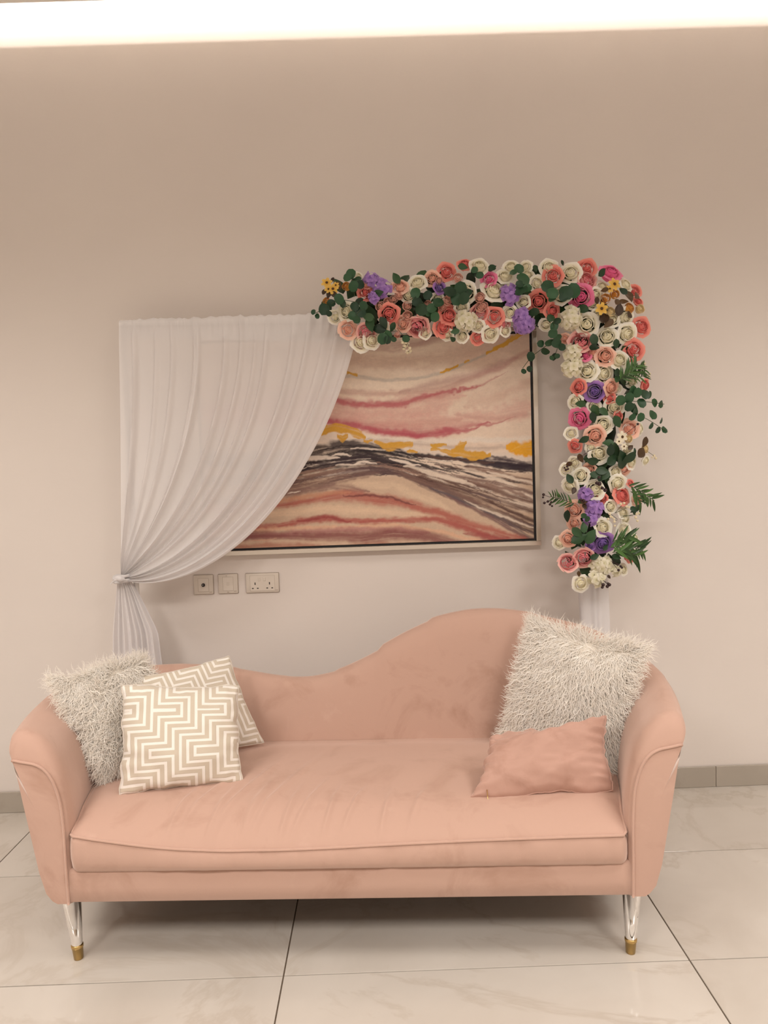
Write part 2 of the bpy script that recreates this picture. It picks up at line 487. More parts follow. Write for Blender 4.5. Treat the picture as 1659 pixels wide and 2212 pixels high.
def seat_top(x, y):
    x, y = np.asarray(x, float), np.asarray(y, float)
    e = np.clip((y + .062) / .16, 0, 1)
    z = pz(x) + (.452 - pz(x)) * np.sin(e * math.pi / 2) ** .8
    z = z + .012 * np.exp(-((y - .3) / .2) ** 2) * np.cos(np.clip(x / .9, -1, 1) * math.pi / 2)
    z = z - .014 * smooth01((y - .5) / .12)
    side = np.clip((half_w(y) - np.abs(x)) / .05, 0, 1)
    z = z - .022 * (1 - np.sqrt(1 - (1 - side) ** 2))
    for k, (fx, yc, ln, w) in enumerate(folds):
        xc = fx + (y - yc) * (.35 if k % 2 else .2)
        z = z + .0105 * np.exp(-((x - xc) / w) ** 2) * np.exp(-((y - yc) / ln) ** 2) * np.clip((y + .06) / .03, 0, 1)
    return z + .0035 * wr(x * 4 + 30, y * 4 + 30, 3)
nX, ys_top = 420, np.concatenate([np.linspace(.62, .16, 24)[:-1], np.linspace(.16, -.055, 26)])
fr = [(-.062, 0.0), (-.066, -.15), (-.070, -.4), (-.070, -.65), (-.064, -.88), (-.052, -1.0), (.0, -1.0), (.3, -1.0)]
cols_ = []
for s in np.linspace(-1, 1, nX):
    col = []
    for y in ys_top:
        x = s * half_w(y); col.append((x, y, float(seat_top(x, y))))
    x = s * .826
    for y, t in fr:
        zz = pz(x) + t * (pz(x) - .302)
        cor = 1 - np.clip((1 - abs(s)) / .03, 0, 1)
        wrk = .005 * wr(x * 14, 3 + zz * 5, 3) if -1 < t < 0 else 0
        col.append((x, y + .02 * cor ** 2 + wrk, zz))
    cols_.append(col)
cols_ = np.array(cols_); nvv = cols_.shape[1]
V = cols_.reshape(-1, 3)
Fc = grid_faces(nX, nvv) + [tuple(range(nvv)), tuple((nX - 1) * nvv + k for k in range(nvv - 1, -1, -1))]
cushion = part('seat_cushion', V, Fc, M_VELVET, sofa)
pl = [(x, -.064 + .02 * (1 - np.clip((1 - abs(x) / .826) / .03, 0, 1)) ** 0 * 0, pz(x) + .001) for x in np.linspace(-.824, .824, 120)]
left_side = [(-half_w(y) + .003, y, float(seat_top(-half_w(y) + .003, y)) + .001) for y in np.linspace(.30, -.045, 24)]
right_side = [(half_w(y) - .003, y, float(seat_top(half_w(y) - .003, y)) + .001) for y in np.linspace(-.045, .30, 24)]
Vt, Ft = tube(np.array(left_side + pl[1:-1] + right_side), .0045, 6); part('piping', Vt, Ft, M_PIPING, cushion)

# four tapered acrylic legs with brass tips
def leg(x, y, xt):
    V, Fc = lathe([(.0150, .0465), (.0160, .0467), (.0167, .0478), (.0285, .208), (.0280, .2095), (.0270, .210)], 32)
    k = (V[:, 2] - .0) / .21; V = V + np.stack([x + (xt - x) * k, y + 0 * k, 0 * k], 1)
    lg = part('leg', V, Fc, M_ACRYL, sofa)
    for p_ in lg.data.polygons:
        if len(p_.vertices) > 4: p_.use_smooth = False
    V, Fc = lathe([(.0125, .0), (.0140, .0012), (.0165, .036), (.0180, .037), (.0180, .045), (.0168, .046)], 28)
    k = V[:, 2] / .21; V = V + np.stack([x + (xt - x) * k, y + 0 * k, 0 * k], 1)
    part('brass_tip', V, Fc, M_BRASS, lg)
    V, Fc = lathe([(.003, .192), (.0045, .193), (.0045, .206)], 14)
    V = V + np.array([x + (xt - x) * .9, y, 0]); part('bolt', V, Fc, M_STEEL, lg)
leg(-.845, .0, -.858); leg(.845, .0, .852); leg(-.79, .58, -.80); leg(.79, .58, .80)

# ------------------------------------------------------------------ cushions
def pillow(TL, TR, BR, BL, thick, n=44, pinch=.06, wr_amp=.004, seed=1, back=.8, puff=.5):
    """front and back skins of a stuffed cushion spanned by four corners (any frame)"""
    TL, TR, BR, BL = map(np.asarray, (TL, TR, BR, BL))
    N = np.cross(TR - TL, BL - TL); N = N / np.linalg.norm(N)
    if N[1] > 0: N = -N
    s = np.linspace(-1, 1, n); S, T = np.meshgrid(s, s, indexing='ij')
    S_ = np.sin(S * math.pi / 2) * .35 + S * .65; T_ = np.sin(T * math.pi / 2) * .35 + T * .65
    a, b = S_ * (1 - pinch * (1 - T_ ** 2) * np.abs(S_) ** 2), T_ * (1 - pinch * (1 - S_ ** 2) * np.abs(T_) ** 2)
    u, v = (a + 1) / 2, (b + 1) / 2
    P = ((1 - u) * (1 - v))[..., None] * BL + (u * (1 - v))[..., None] * BR + (u * v)[..., None] * TR + ((1 - u) * v)[..., None] * TL
    h = (np.clip(1 - S_ ** 2, 0, 1) * np.clip(1 - T_ ** 2, 0, 1)) ** puff
    nz = Noise2(seed)
    # creases that run in from the edges and corners
    edge = np.exp(-(1 - np.abs(S_)) * 5) * np.sin(T_ * 23 + 2 * nz(S_ * 2, T_ * 2, 2)) + np.exp(-(1 - np.abs(T_)) * 5) * np.sin(S_ * 19 + 2 * nz(S_ * 2 + 9, T_ * 2, 2))
    wv = wr_amp * (1.4 * nz(S_ * 2.2 + 40, T_ * 2.2 + 40, 3) + .55 * edge) * np.clip(h * 3, 0, 1)
    ru = (TR + BR - TL - BL) / np.linalg.norm(TR + BR - TL - BL); rv = (TL + TR - BL - BR) / np.linalg.norm(TL + TR - BL - BR)
    P = P + (wr_amp * 1.1 * nz(S_ * 4 + 70, T_ * 4 + 70, 3) * np.abs(S_) ** 4)[..., None] * ru + (wr_amp * 1.1 * nz(S_ * 4 + 90, T_ * 4 + 20, 3) * np.abs(T_) ** 4)[..., None] * rv
    front = P + (thick * h + wv)[..., None] * N
    bck = P - (thick * back * h)[..., None] * N
    V = np.vstack([front.reshape(-1, 3), bck.reshape(-1, 3)])
    gf = grid_faces(n, n); k = n * n
    Fc = [f for f in gf] + [tuple(i + k for i in f[::-1]) for f in gf]
    uv = np.stack([u, v], -1).reshape(-1, 2)
    return V, Fc, np.vstack([uv, uv]), N, front, P
def weld(me):
    bm = bmesh.new(); bm.from_mesh(me); bmesh.ops.remove_doubles(bm, verts=bm.verts, dist=1e-5)
    bmesh.ops.recalc_face_normals(bm, faces=bm.faces); bm.to_mesh(me); bm.free()
    me.polygons.foreach_set('use_smooth', [True] * len(me.polygons)); me.update()
def pillow_thing(name, label, group, corners, thick, mat, body_name='cover', **kw):
    W = [s2w(np.asarray(c)) for c in corners]
    base = (np.asarray(W[2]) + np.asarray(W[3])) / 2
    t = empty(name, tuple(base)); tag(t, label, 'cushion', group)
    V, Fc, uv, N, front, P = pillow(*W, thick, **kw)
    o = part(body_name, V - base, Fc, mat, t)
    lay = o.data.uv_layers.new(name='UVMap')
    li = np.zeros(len(o.data.loops), int); o.data.loops.foreach_get('vertex_index', li)
    lay.data.foreach_set('uv', uv[li].astype(np.float32).ravel())
    weld(o.data)
    return t, o, base, N, front, P
def edge_seam(P, base, parent, mat, r=.003):
    ring = np.concatenate([P[:, 0], P[-1, 1:], P[-2::-1, -1], P[0, -2:0:-1]])
    V, Fc = tube(np.vstack([ring, ring[:1]]) - base, r, 5, cap=False); part('seam', V, Fc, mat, parent)

def maze_material(name):
    m = Mat(name)
    tc = m.node('ShaderNodeTexCoord'); sp = m.node('ShaderNodeSeparateXYZ'); m.l.new(tc.outputs['UV'], sp.inputs[0])
    u, v = sp.outputs[0], sp.outputs[1]
    # stepped zigzag bands that run level or upright, mirrored about level lines every 0.40 of the height
    w = m.math('ABSOLUTE', m.math('SUBTRACT', m.math('FRACT', m.math('ADD', m.math('DIVIDE', m.math('SUBTRACT', v, 0.74), 0.80), 0.5)), 0.5))
    w = m.math('MULTIPLY', w, 0.80)
    a = m.math('ADD', u, w)
    b = m.math('SUBTRACT', u, w)
    per = 0.37
    tri = m.math('ABSOLUTE', m.math('SUBTRACT', m.math('FRACT', m.math('ADD', m.math('DIVIDE', b, per), 0.30)), 0.5))
    tri = m.math('MULTIPLY', tri, per)
    lev = m.math('ADD', a, tri)
    fr_ = m.math('FRACT', m.math('ADD', m.math('DIVIDE', lev, 0.118), 0.15))
    raw = m.math('ABSOLUTE', m.math('SUBTRACT', fr_, 0.5))
    mask = m.node('ShaderNodeMapRange', interpolation_type='SMOOTHSTEP'); mask.inputs[1].default_value = 0.275; mask.inputs[2].default_value = 0.315
    m.l.new(raw, mask.inputs[0]); k = mask.outputs[0]
    fib = m.noise(m.coord('UV', (60, 60, 60)), 6, 3)
    white = m.ramp(fib, [(0.3, (0.86, 0.815, 0.75)), (0.7, (0.91, 0.87, 0.81))])
    taupe = m.ramp(fib, [(0.3, (0.58, 0.505, 0.405)), (0.7, (0.66, 0.58, 0.475))])
    m.base(m.mix(k, taupe, white))
    m.set(Roughness=0.7, Sheen_Weight=0.35, Specular_IOR_Level=0.2)
    m.bump(m.math('ADD', m.math('MULTIPLY', m.math('SUBTRACT', 1.0, k), 1.0), m.math('MULTIPLY', fib, 0.08)), 0.5, 0.003)
    return m.m
M_MAZE = maze_material('cut_velvet_maze')
M_SEAM = simple('cream_seam', (0.70, 0.63, 0.54), 0.8)
M_FURBASE = simple('fur_backing', (0.90, 0.83, 0.73), 0.9)
def fur_material():
    m = Mat('cream_long_fur'); v = m.coord('Object')
    c = m.ramp(m.noise(v, 55, 3), [(0.25, (0.97, 0.91, 0.82)), (0.55, (0.99, 0.95, 0.885)), (0.8, (0.995, 0.97, 0.93))])
    m.base(c)
    m.set(Roughness=0.65, Specular_IOR_Level=0.15)
    tr = m.node('ShaderNodeBsdfTranslucent'); m.l.new(c, tr.inputs[0])
    a = m.node('ShaderNodeMixShader'); a.inputs[0].default_value = .18
    m.l.new(m.p.outputs[0], a.inputs[1]); m.l.new(tr.outputs[0], a.inputs[2]); m.l.new(a.outputs[0], m.n['Material Output'].inputs[0])
    return m.m
M_FUR = fur_material()

def fur(parent, base, front, P, N, count, length, width, comb, seed, curl, lift, edge_frac=.2, coher=1.2):
    """wavy locks rooted on the cushion's skin; one joined part"""
    r = np.random.default_rng(seed); n = front.shape[0]
    up = P[:, -1].mean(0) - P[:, 0].mean(0); up /= np.linalg.norm(up)
    rt = P[-1].mean(0) - P[0].mean(0); rt -= up * (rt @ up); rt /= np.linalg.norm(rt)
    seg = 8
    ii = r.random(count) * (n - 1.001); jj = r.random(count) * (n - 1.001)
    ne = int(count * edge_frac)                     # more locks along the rim
    sel = r.integers(0, 4, ne); pos = r.random(ne) * (n - 1.001); off = np.abs(r.normal(0, 1.2, ne))
    ii[:ne] = np.where(sel == 0, off, np.where(sel == 1, n - 1.001 - off, pos)); jj[:ne] = np.where(sel == 2, off, np.where(sel == 3, n - 1.001 - off, pos))
    ii = np.clip(ii, 0, n - 1.001); jj = np.clip(jj, 0, n - 1.001)
    i0, j0 = ii.astype(int), jj.astype(int); fi, fj = (ii - i0)[:, None], (jj - j0)[:, None]
    root = (front[i0, j0] * (1 - fi) + front[i0 + 1, j0] * fi) * (1 - fj) + (front[i0, j0 + 1] * (1 - fi) + front[i0 + 1, j0 + 1] * fi) * fj
    s, t = ii / (n - 1) * 2 - 1, jj / (n - 1) * 2 - 1
    cx, cy = comb(s, t, r)
    k = np.maximum(np.abs(s), np.abs(t))
    out = np.clip((k - .86) / .14, 0, 1)            # rim locks splay outwards
    cx = cx * (1 - .7 * out) + out * np.where(np.abs(s) > np.abs(t), np.sign(s), s) * 1.0
    cy = cy * (1 - .7 * out) + out * np.where(np.abs(t) >= np.abs(s), np.sign(t), t) * 1.0
    fn = Noise2(seed + 60); cx = cx + coher * fn(s * 3.2 + 20, t * 3.2 + 20, 3); cy = cy + coher * fn(s * 3.2 + 60, t * 3.2 + 60, 3)
    d = rt * cx[:, None] + up * cy[:, None]; d += r.normal(0, .16, d.shape)
    d /= np.linalg.norm(d, axis=1)[:, None]
    lf = lift * r.uniform(.5, 1.5, count)
    Ln = length * r.uniform(.55, 1.25, count)
    side = np.cross(np.broadcast_to(N, d.shape), d); side /= np.linalg.norm(side, axis=1)[:, None]
    ph = r.random(count) * 6.28; fq = r.uniform(1.6, 3.2, count); am = curl * r.uniform(.5, 1.4, count)
    T = np.linspace(0, 1, seg)
    bend = r.normal(0, .3, count)
    pts = np.zeros((count, seg, 3))
    for q, tt in enumerate(T):
        x = Ln * tt
        h = lf * Ln * np.sin(min(tt * 1.9, 1.0) * math.pi / 2) * (1 - .55 * tt)
        w = am * np.sin(ph + fq * tt * 6.28) * min(1, tt * 2.5) + bend * Ln * tt * tt
        hh = am * .35 * np.cos(ph + fq * tt * 6.28) * min(1, tt * 2.5)
        pts[:, q] = root + d * x[:, None] + N * (h + hh + .002)[:, None] + side * w[:, None]
    wd = width * r.uniform(.6, 1.3, count)
    tang = np.gradient(pts, axis=1); tang /= np.linalg.norm(tang, axis=2)[..., None] + 1e-9
    a = np.cross(tang, N); a /= np.linalg.norm(a, axis=2)[..., None] + 1e-9; b = np.cross(tang, a)
    rad = wd[:, None] * np.array([.8, 1, 1, .95, .85, .7, .45, .12])[None]
    flip = np.where((b @ N) < 0, -1.0, 1.0)[..., None]; b = b * flip            # roof-shaped flat locks, ridge away from the skin
    V = np.stack([pts - rad[..., None] * a, pts + .55 * rad[..., None] * b, pts + rad[..., None] * a], 2)
    V = V.reshape(-1, 3) - base
    one = []
    for q in range(seg - 1):
        for c in range(2):
            one.append((q * 3 + c, q * 3 + c + 1, (q + 1) * 3 + c + 1, (q + 1) * 3 + c))
    Fq = (np.array(one)[None] + (np.arange(count) * seg * 3)[:, None, None]).reshape(-1, 4)
    me = bpy.data.meshes.new('fur')
    me.vertices.add(len(V)); me.vertices.foreach_set('co', V.astype(np.float32).ravel())
    me.loops.add(Fq.size); me.loops.foreach_set('vertex_index', Fq.astype(np.int32).ravel())
    me.polygons.add(len(Fq)); me.polygons.foreach_set('loop_start', (np.arange(len(Fq)) * 4).astype(np.int32))
    me.polygons.foreach_set('use_smooth', np.ones(len(Fq), bool))
    me.materials.append(M_FUR); me.update(calc_edges=True)
    o = new_obj('fur', me, parent); tag(o, 'long wavy cream fur locks', kind='stuff')
    return o

# left fur cushion, leaning in the corner of the low arm
BLc, BRc, TLc, TRc = (-.852, .245, .468), (-.66, .50, .47), tuple(sofa_y((120, 1472), .205)), tuple(sofa_y((298, 1428), .46))
t, o, base, N, fr_, P_ = pillow_thing('fur_cushion', 'curly cream fur cushion in the low corner behind the patterned cushions', None, (TLc, TRc, BRc, BLc), .045, M_FURBASE, 'cover', wr_amp=.006, seed=3, back=.6)
fur(t, base, fr_, P_, N, 10500, .052, .00125, lambda s, tt, r: (-.55 + r.normal(0, .16, len(s)), -.40 + r.normal(0, .16, len(s))), 21, .0048, .24)
# right fur cushion against the high back
BLc, BRc, TLc, TRc = tuple(sofa_y((1092, 1590), .545)), (.875, .275, .475), tuple(sofa_y((1160, 1348), .555)), tuple(sofa_y((1382, 1404), .25))
t, o, base, N, fr_, P_ = pillow_thing('fur_cushion', 'wavy cream fur cushion behind the plain pink cushion', None, (TLc, TRc, BRc, BLc), .06, M_FURBASE, 'cover', wr_amp=.006, seed=4, back=.6)
fur(t, base, fr_, P_, N, 10500, .058, .00135, lambda s, tt, r: (.55 * s * (tt > -.3) - .12 + r.normal(0, .18, len(s)), -.95 + .7 * np.clip((tt - .55) / .45, 0, 1) + r.normal(0, .12, len(s))), 22, .0042, .16, coher=.55)
# patterned cushions
BRc, BLc, TRc, TLc = tuple(sofa_y((570, 1604), .525)), (-.635, .335, .465), tuple(sofa_y((496, 1417), .545)), tuple(sofa_y((290, 1464), .42))
t, o, base, N, fr_, P_ = pillow_thing('patterned_cushion', 'maze-patterned cushion tilted behind the other, against the sofa back', 'maze-patterned cushions', (TLc, TRc, BRc, BLc), .05, M_MAZE, wr_amp=.004, seed=6)
edge_seam(P_, base, o, M_SEAM, .0018)
BLc = sofa_z((257, 1718), .452); BRc = sofa_z((523, 1690), .455)
TLc = sofa_y((263, 1479), .265); TRc = sofa_y((518, 1481), .355)
t, o, base, N, fr_, P_ = pillow_thing('patterned_cushion', 'upright maze-patterned cushion in front, between fur cushion and open seat', 'maze-patterned cushions', (TLc, TRc, BRc, BLc), .074, M_MAZE, wr_amp=.0075, seed=8, pinch=.045)
edge_seam(P_, base, o, M_SEAM, .0018)
# plain blush lumbar cushion with its zip pull
BLc = sofa_z((1019, 1727), .448); BRc = sofa_z((1326, 1712), .452)
TLc = sofa_y((1056, 1592), .235); TRc = sofa_y((1311, 1549), .165)
t, o, base, N, fr_, P_ = pillow_thing('lumbar_cushion', 'plain dusty pink velvet cushion leaning on the fur cushion', None, (TLc, TRc, BRc, BLc), .066, M_PILLOW, wr_amp=.013, seed=13, pinch=.07)
edge_seam(P_, base, o, M_PILLOW, .0022)
zp = fr_[6, 2] + N * .004; V, Fc = tube(np.array([zp + [0, 0, .006], zp + [0, -.004, -.006], zp + [.001, -.006, -.022]]) - base, .0014, 6); part('zip_pull', V, Fc, M_BRASS, t)

# ------------------------------------------------------------------ painting
PF = WALL_Y - 0.045                                   # front face of the frame
pr = on_y((1170, 1178), PF); FX1 = pr[0]; FZ0 = pr[2]; FX0 = FX1 - 1.50; FZ1 = FZ0 + 0.955
paint = empty('painting', (0.5 * (FX0 + FX1), WALL_Y - 0.02, FZ0))
tag(paint, 'abstract painting of pink, plum and gold strokes in a silver frame', 'painting')
po = np.array(paint.location)
fw, ft = 0.021, 0.046
def frame_bar(x0, x1, z0, z1):
    V, Fc = bevel_box(x0, x1, PF, PF + ft - .001, z0, z1, .002, 1)
    part('frame_bar', V - po, Fc, M_FRAME, paint, smooth=False)
frame_bar(FX0, FX1, FZ0, FZ0 + fw); frame_bar(FX0, FX1, FZ1 - fw, FZ1)
frame_bar(FX0, FX0 + fw, FZ0 + fw, FZ1 - fw); frame_bar(FX1 - fw, FX1, FZ0 + fw, FZ1 - fw)
V, Fc = box(FX0 + fw, FX1 - fw, PF + .022, PF + .030, FZ0 + fw, FZ1 - fw); part('shadow_gap', V - po, Fc, M_BLACK, paint, smooth=False)
g2 = fw + .010
CX0, CX1, CZ0, CZ1 = FX0 + g2, FX1 - g2, FZ0 + g2, FZ1 - g2
def painting_colours(PX, PY):
    """brush strokes in the canvas plane; PX, PY are the photo-frame coordinates of the canvas points"""
    n1, n2, n3 = Noise2(31), Noise2(32), Noise2(33)
    col = np.zeros(PX.shape + (3,)); col[:] = lin((240, 220, 200))
    wash = n1(PX / 150, PY / 60, 4)
    def blend(mask, c):
        nonlocal col
        c = np.array(lin(c)); col = col * (1 - mask[..., None]) + c * mask[..., None]
    blend(np.clip(wash * .6 + .12, 0, .45), (218, 184, 164))
    blend(smooth01((1000 - PY) / 400) * smooth01((PX - 850) / 300) * .45, (206, 172, 156))
    def stroke(pts, w, c, soft=.8, alpha=1.0, streak=.4, slope=0.0, wob=6.0, seed=0, top=1.0, bot=1.0):
        nonlocal col
        pts = np.asarray(pts, float); x, y = pts[:, 0], pts[:, 1]
        wm = w if np.isscalar(w) else float(np.max(w))
        rows_ = np.where((PX.max(1) >= x[0]) & (PX.min(1) <= x[-1]))[0]
        cols_ = np.where((PY.max(0) >= y.min() - 2 * wm - 2 * wob - 8) & (PY.min(0) <= y.max() + 2 * wm + 2 * wob + 8))[0]
        if not len(rows_) or not len(cols_): return
        sl_ = (slice(rows_[0], rows_[-1] + 1), slice(cols_[0], cols_[-1] + 1))
        qx, qy = PX[sl_], PY[sl_]
        cy = np.interp(qx, x, y)
        if np.isscalar(w): ww = w * np.clip(np.minimum((qx - x[0]) / 40, (x[-1] - qx) / 40), 0, 1) ** .5
        else: ww = np.interp(qx, x, w)
        inx = (qx >= x[0]) & (qx <= x[-1])
        dy = qy - cy + wob * n2(qx / 45 + seed * 3.7, qy / 25 + seed, 4) + wob * .4 * n3(qx / 9 + seed, qy / 9, 2)
        dy = np.where(dy < 0, dy / top, dy / bot)
        a = smooth01((1 - np.abs(dy) / np.maximum(ww, .01)) / soft)
        st = n3(qx / 70 + seed * 1.3, (qy - cy) / 3.2 + 11 * seed, 3)
        a = np.clip(a * np.clip(1 - streak + streak * (1.0 + 1.6 * st), 0, 1) * alpha * inx, 0, 1)[..., None]
        col[sl_] = col[sl_] * (1 - a) + np.array(lin(c)) * a
    # upper sky: pale arcs
    stroke([(430, 770), (620, 757), (800, 748), (900, 738), (960, 722), (1040, 690)], 14, (178, 140, 132), .9, .55, .3, seed=1)
    stroke([(430, 700), (700, 735), (850, 757), (960, 728), (1100, 700)], 10, (190, 150, 140), .9, .5, .3, seed=2)
    stroke([(600, 815), (760, 812), (830, 822), (900, 818), (960, 803), (1050, 765), (1130, 715)], 6, (188, 178, 168), .9, .7, .3, seed=3, wob=3)
    stroke([(430, 850), (720, 838), (760, 850), (860, 848), (950, 845), (1080, 795), (1170, 745)], 11, (196, 150, 138), .9, .6, .4, seed=4)
    stroke([(860, 850), (930, 835), (1000, 815), (1060, 795), (1120, 770)], 16, (178, 128, 124), .95, .5, .3, seed=5)
    stroke([(430, 880), (700, 862), (770, 872), (830, 876), (880, 868), (950, 855), (1030, 835), (1100, 800)], [14, 20, 13, 13, 16, 15, 7, 0], (192, 128, 124), .95, .7, .35, seed=6)
    stroke([(690, 860), (760, 868), (800, 880), (860, 874), (900, 862), (950, 852)], 9, (180, 88, 96), .9, .65, .4, seed=7)
    stroke([(430, 900), (700, 905), (800, 920), (900, 915), (1000, 905)], 14, (206, 160, 146), .9, .6, .3, seed=8)
    stroke([(430, 900), (690, 908), (760, 918), (830, 930), (900, 936), (980, 930), (1050, 917), (1120, 900)], [16, 14, 13, 18, 18, 15, 7, 0], (190, 116, 116), .95, .8, .3, seed=9, top=1.4, bot=.7)
    stroke([(780, 925), (840, 935), (900, 940), (960, 934)], 7, (172, 70, 86), .9, .7, .3, seed=10)
    stroke([(980, 895), (1080, 905), (1170, 893)], 10, (196, 150, 138), .9, .5, .3, seed=11)
    # wet bleeding around the pink strokes
    stroke([(430, 890), (700, 872), (770, 886), (850, 890), (930, 872), (1010, 850)], 34, (216, 160, 150), 1.0, .55, .25, seed=130, wob=22)
    stroke([(430, 925), (720, 905), (830, 912), (930, 912), (1050, 900), (1165, 880)], 34, (212, 150, 142), 1.0, .5, .25, seed=131, wob=20)
    stroke([(1000, 880), (1090, 850), (1170, 810)], 26, (214, 176, 160), 1.0, .5, .2, seed=132, wob=16)
    stroke([(430, 760), (700, 770), (860, 790), (960, 770), (1080, 735), (1170, 700)], 26, (208, 176, 158), 1.0, .6, .2, seed=133, wob=18)
    stroke([(690, 866), (770, 874), (840, 878), (890, 868), (960, 850), (1040, 832)], [6, 9, 11, 10, 7, 3], (190, 96, 104), .9, .75, .35, seed=134, wob=11)
    stroke([(690, 908), (760, 920), (830, 934), (910, 941), (990, 932), (1060, 915)], [7, 9, 12, 12, 9, 3], (186, 84, 98), .9, .8, .3, seed=135, wob=9)
    # bright band above the ridge
    stroke([(430, 935), (700, 925), (800, 944), (900, 955), (1000, 953), (1170, 945)], 10, (236, 222, 208), .8, .85, .3, seed=12)
    stroke([(430, 960), (700, 950), (800, 965), (900, 975), (1000, 985), (1170, 1000)], 26, (228, 212, 198), .8, .85, .5, seed=13)
    stroke([(760, 948), (900, 960), (1000, 968), (1170, 965)], 9, (186, 164, 152), .9, .6, .6, seed=14)
    # land below: beige ground
    blend(smooth01((PY - 1010) / 25), (206, 178, 154))
    stroke([(430, 1000), (650, 1003), (800, 985), (900, 1003), (1000, 1028), (1170, 1090)], 40, (226, 206, 188), .7, .8, .5, seed=15)
    # plum and black ridge strokes
    ridge = [([(430, 985), (640, 985), (690, 970), (740, 962), (800, 966), (860, 985)], 15, (52, 38, 42), .9, 21),
             ([(430, 1000), (640, 1010), (690, 992), (760, 975), (820, 968), (900, 985), (980, 993), (1080, 1003), (1175, 1015)], [12, 14, 16, 16, 14, 11, 9, 12, 12], (46, 34, 40), .95, 22),
             ([(430, 1040), (620, 1025), (660, 1014), (720, 1000), (800, 995), (860, 1003), (920, 1020)], 16, (36, 26, 31), .95, 23),
             ([(660, 1006), (720, 996), (790, 985), (850, 1000), (910, 1014), (930, 1020)], 10, (44, 32, 36), .9, 24),
             ([(840, 1000), (880, 1008), (940, 1022)], 7, (40, 30, 34), .9, 26),
             ([(990, 990), (1060, 1000), (1110, 1005), (1175, 1018)], 13, (56, 44, 54), .9, 27),
             ([(1050, 985), (1100, 997), (1170, 1003)], 8, (70, 56, 64), .8, 28)]
    for pts, w, c, al, sd in ridge: stroke(pts, w, c, .7, al, .75, seed=sd, wob=8)
    # many dry-brush streaks that follow the flow from the ridge down to the right
    top_c = np.array([(430, 985), (640, 978), (740, 958), (820, 964), (900, 982), (1000, 992), (1180, 1004)], float)
    low_c = np.array([(430, 1078), (600, 1064), (700, 1042), (800, 1024), (870, 1032), (930, 1058), (1000, 1098), (1100, 1152), (1180, 1192)], float)
    rs = np.random.default_rng(77)
    for q in range(120):
        sf = rs.random(); x0 = rs.uniform(560, 1080); ln = rs.uniform(50, 190)
        if x0 < 850: dark = [(34, 26, 32), (58, 44, 50), (84, 64, 66), (150, 118, 104), (232, 216, 202)]; pk = 0 if sf < .35 else (1 if sf < .55 else rs.integers(2, 4))
        else: dark = [(48, 36, 44), (92, 66, 60), (112, 84, 78), (96, 88, 98), (236, 222, 206)]; pk = rs.integers(0, 2) if sf < .3 else rs.integers(1, 4)
        if rs.random() < .16: pk = 4
        xx = np.linspace(x0, min(x0 + ln, 1178), 7)
        yy = np.interp(xx, top_c[:, 0], top_c[:, 1]) * (1 - sf) + np.interp(xx, low_c[:, 0], low_c[:, 1]) * sf
        stroke(list(zip(xx, yy)), np.array([.3, .8, 1, 1, .9, .6, .2]) * rs.uniform(2, 5), dark[pk], .7, .85, .7, seed=200 + q, wob=5)
    stroke([(600, 1055), (680, 1030), (760, 1018), (830, 1015), (900, 1030)], 12, (104, 78, 76), .9, .75, .8, seed=29)
    stroke([(430, 1090), (600, 1062), (680, 1048), (760, 1030), (820, 1022)], 11, (120, 90, 84), .9, .75, .8, seed=30)
    stroke([(430, 1085), (560, 1075), (640, 1062), (720, 1050), (800, 1062)], 12, (134, 100, 94), .9, .8, .6, seed=31)
    # brown sweeps falling to the right
    sweeps = [((880, 1015), (1175, 1090), 9, (112, 80, 70)), ((900, 1030), (1175, 1115), 12, (92, 62, 56)), ((880, 1028), (1175, 1135), 10, (84, 56, 52)), ((860, 1025), (1175, 1150), 9, (118, 90, 82)),
              ((960, 1025), (1175, 1070), 7, (120, 92, 84)), ((980, 1008), (1175, 1050), 8, (152, 122, 108)), ((900, 1045), (1175, 1165), 7, (108, 92, 92)), ((930, 1052), (1175, 1178), 6, (92, 80, 88)),
              ((850, 1020), (1060, 1095), 6, (130, 100, 90)), ((960, 1070), (1175, 1185), 7, (124, 92, 90)), ((1010, 1040), (1175, 1088), 6, (140, 108, 96)), ((1020, 1085), (1175, 1160), 5, (150, 128, 112))]
    for k, (a_, b_, w, c) in enumerate(sweeps):
        mid = ((a_[0] + b_[0]) / 2, (a_[1] + b_[1]) / 2 - 6)
        stroke([a_, mid, b_], w, c, .8, .88, .75, seed=40 + k, wob=5)
    for k, (a_, b_, w) in enumerate([((870, 1006), (1010, 1040), 8), ((985, 1005), (1120, 1050), 7), ((905, 1018), (1030, 1047), 6), ((1000, 1080), (1175, 1150), 4), ((1050, 1018), (1175, 1050), 5), ((1100, 1085), (1172, 1100), 7)]):
        stroke([a_, b_], w, (232, 214, 196), .7, .85, .6, seed=60 + k, wob=4)
    for pts, w in (([(610, 1000), (660, 990), (720, 987), (735, 985)], 6), ([(715, 985), (745, 983), (760, 985)], 6), ([(755, 1004), (790, 999), (815, 1001)], 5), ([(840, 990), (880, 1000), (910, 1003)], 6), ([(620, 1068), (650, 1062)], 4)):
        stroke(pts, w, (234, 218, 204), .6, .95, .2, seed=int(pts[0][0]), wob=5)
    # rust and rose bands of the foreground
    stroke([(760, 1045), (850, 1050), (930, 1080), (1000, 1120)], 14, (226, 200, 172), .9, .7, .4, seed=70)
    stroke([(430, 1100), (560, 1098), (660, 1085), (740, 1070), (840, 1080), (920, 1100), (1000, 1125), (1080, 1150), (1175, 1175)], [14, 14, 12, 20, 18, 16, 14, 12, 10], (176, 96, 84), .85, .9, .35, seed=71)
    stroke([(740, 1068), (770, 1071), (800, 1072), (850, 1076), (900, 1090)], 5, (106, 50, 52), .9, .75, .4, seed=72)
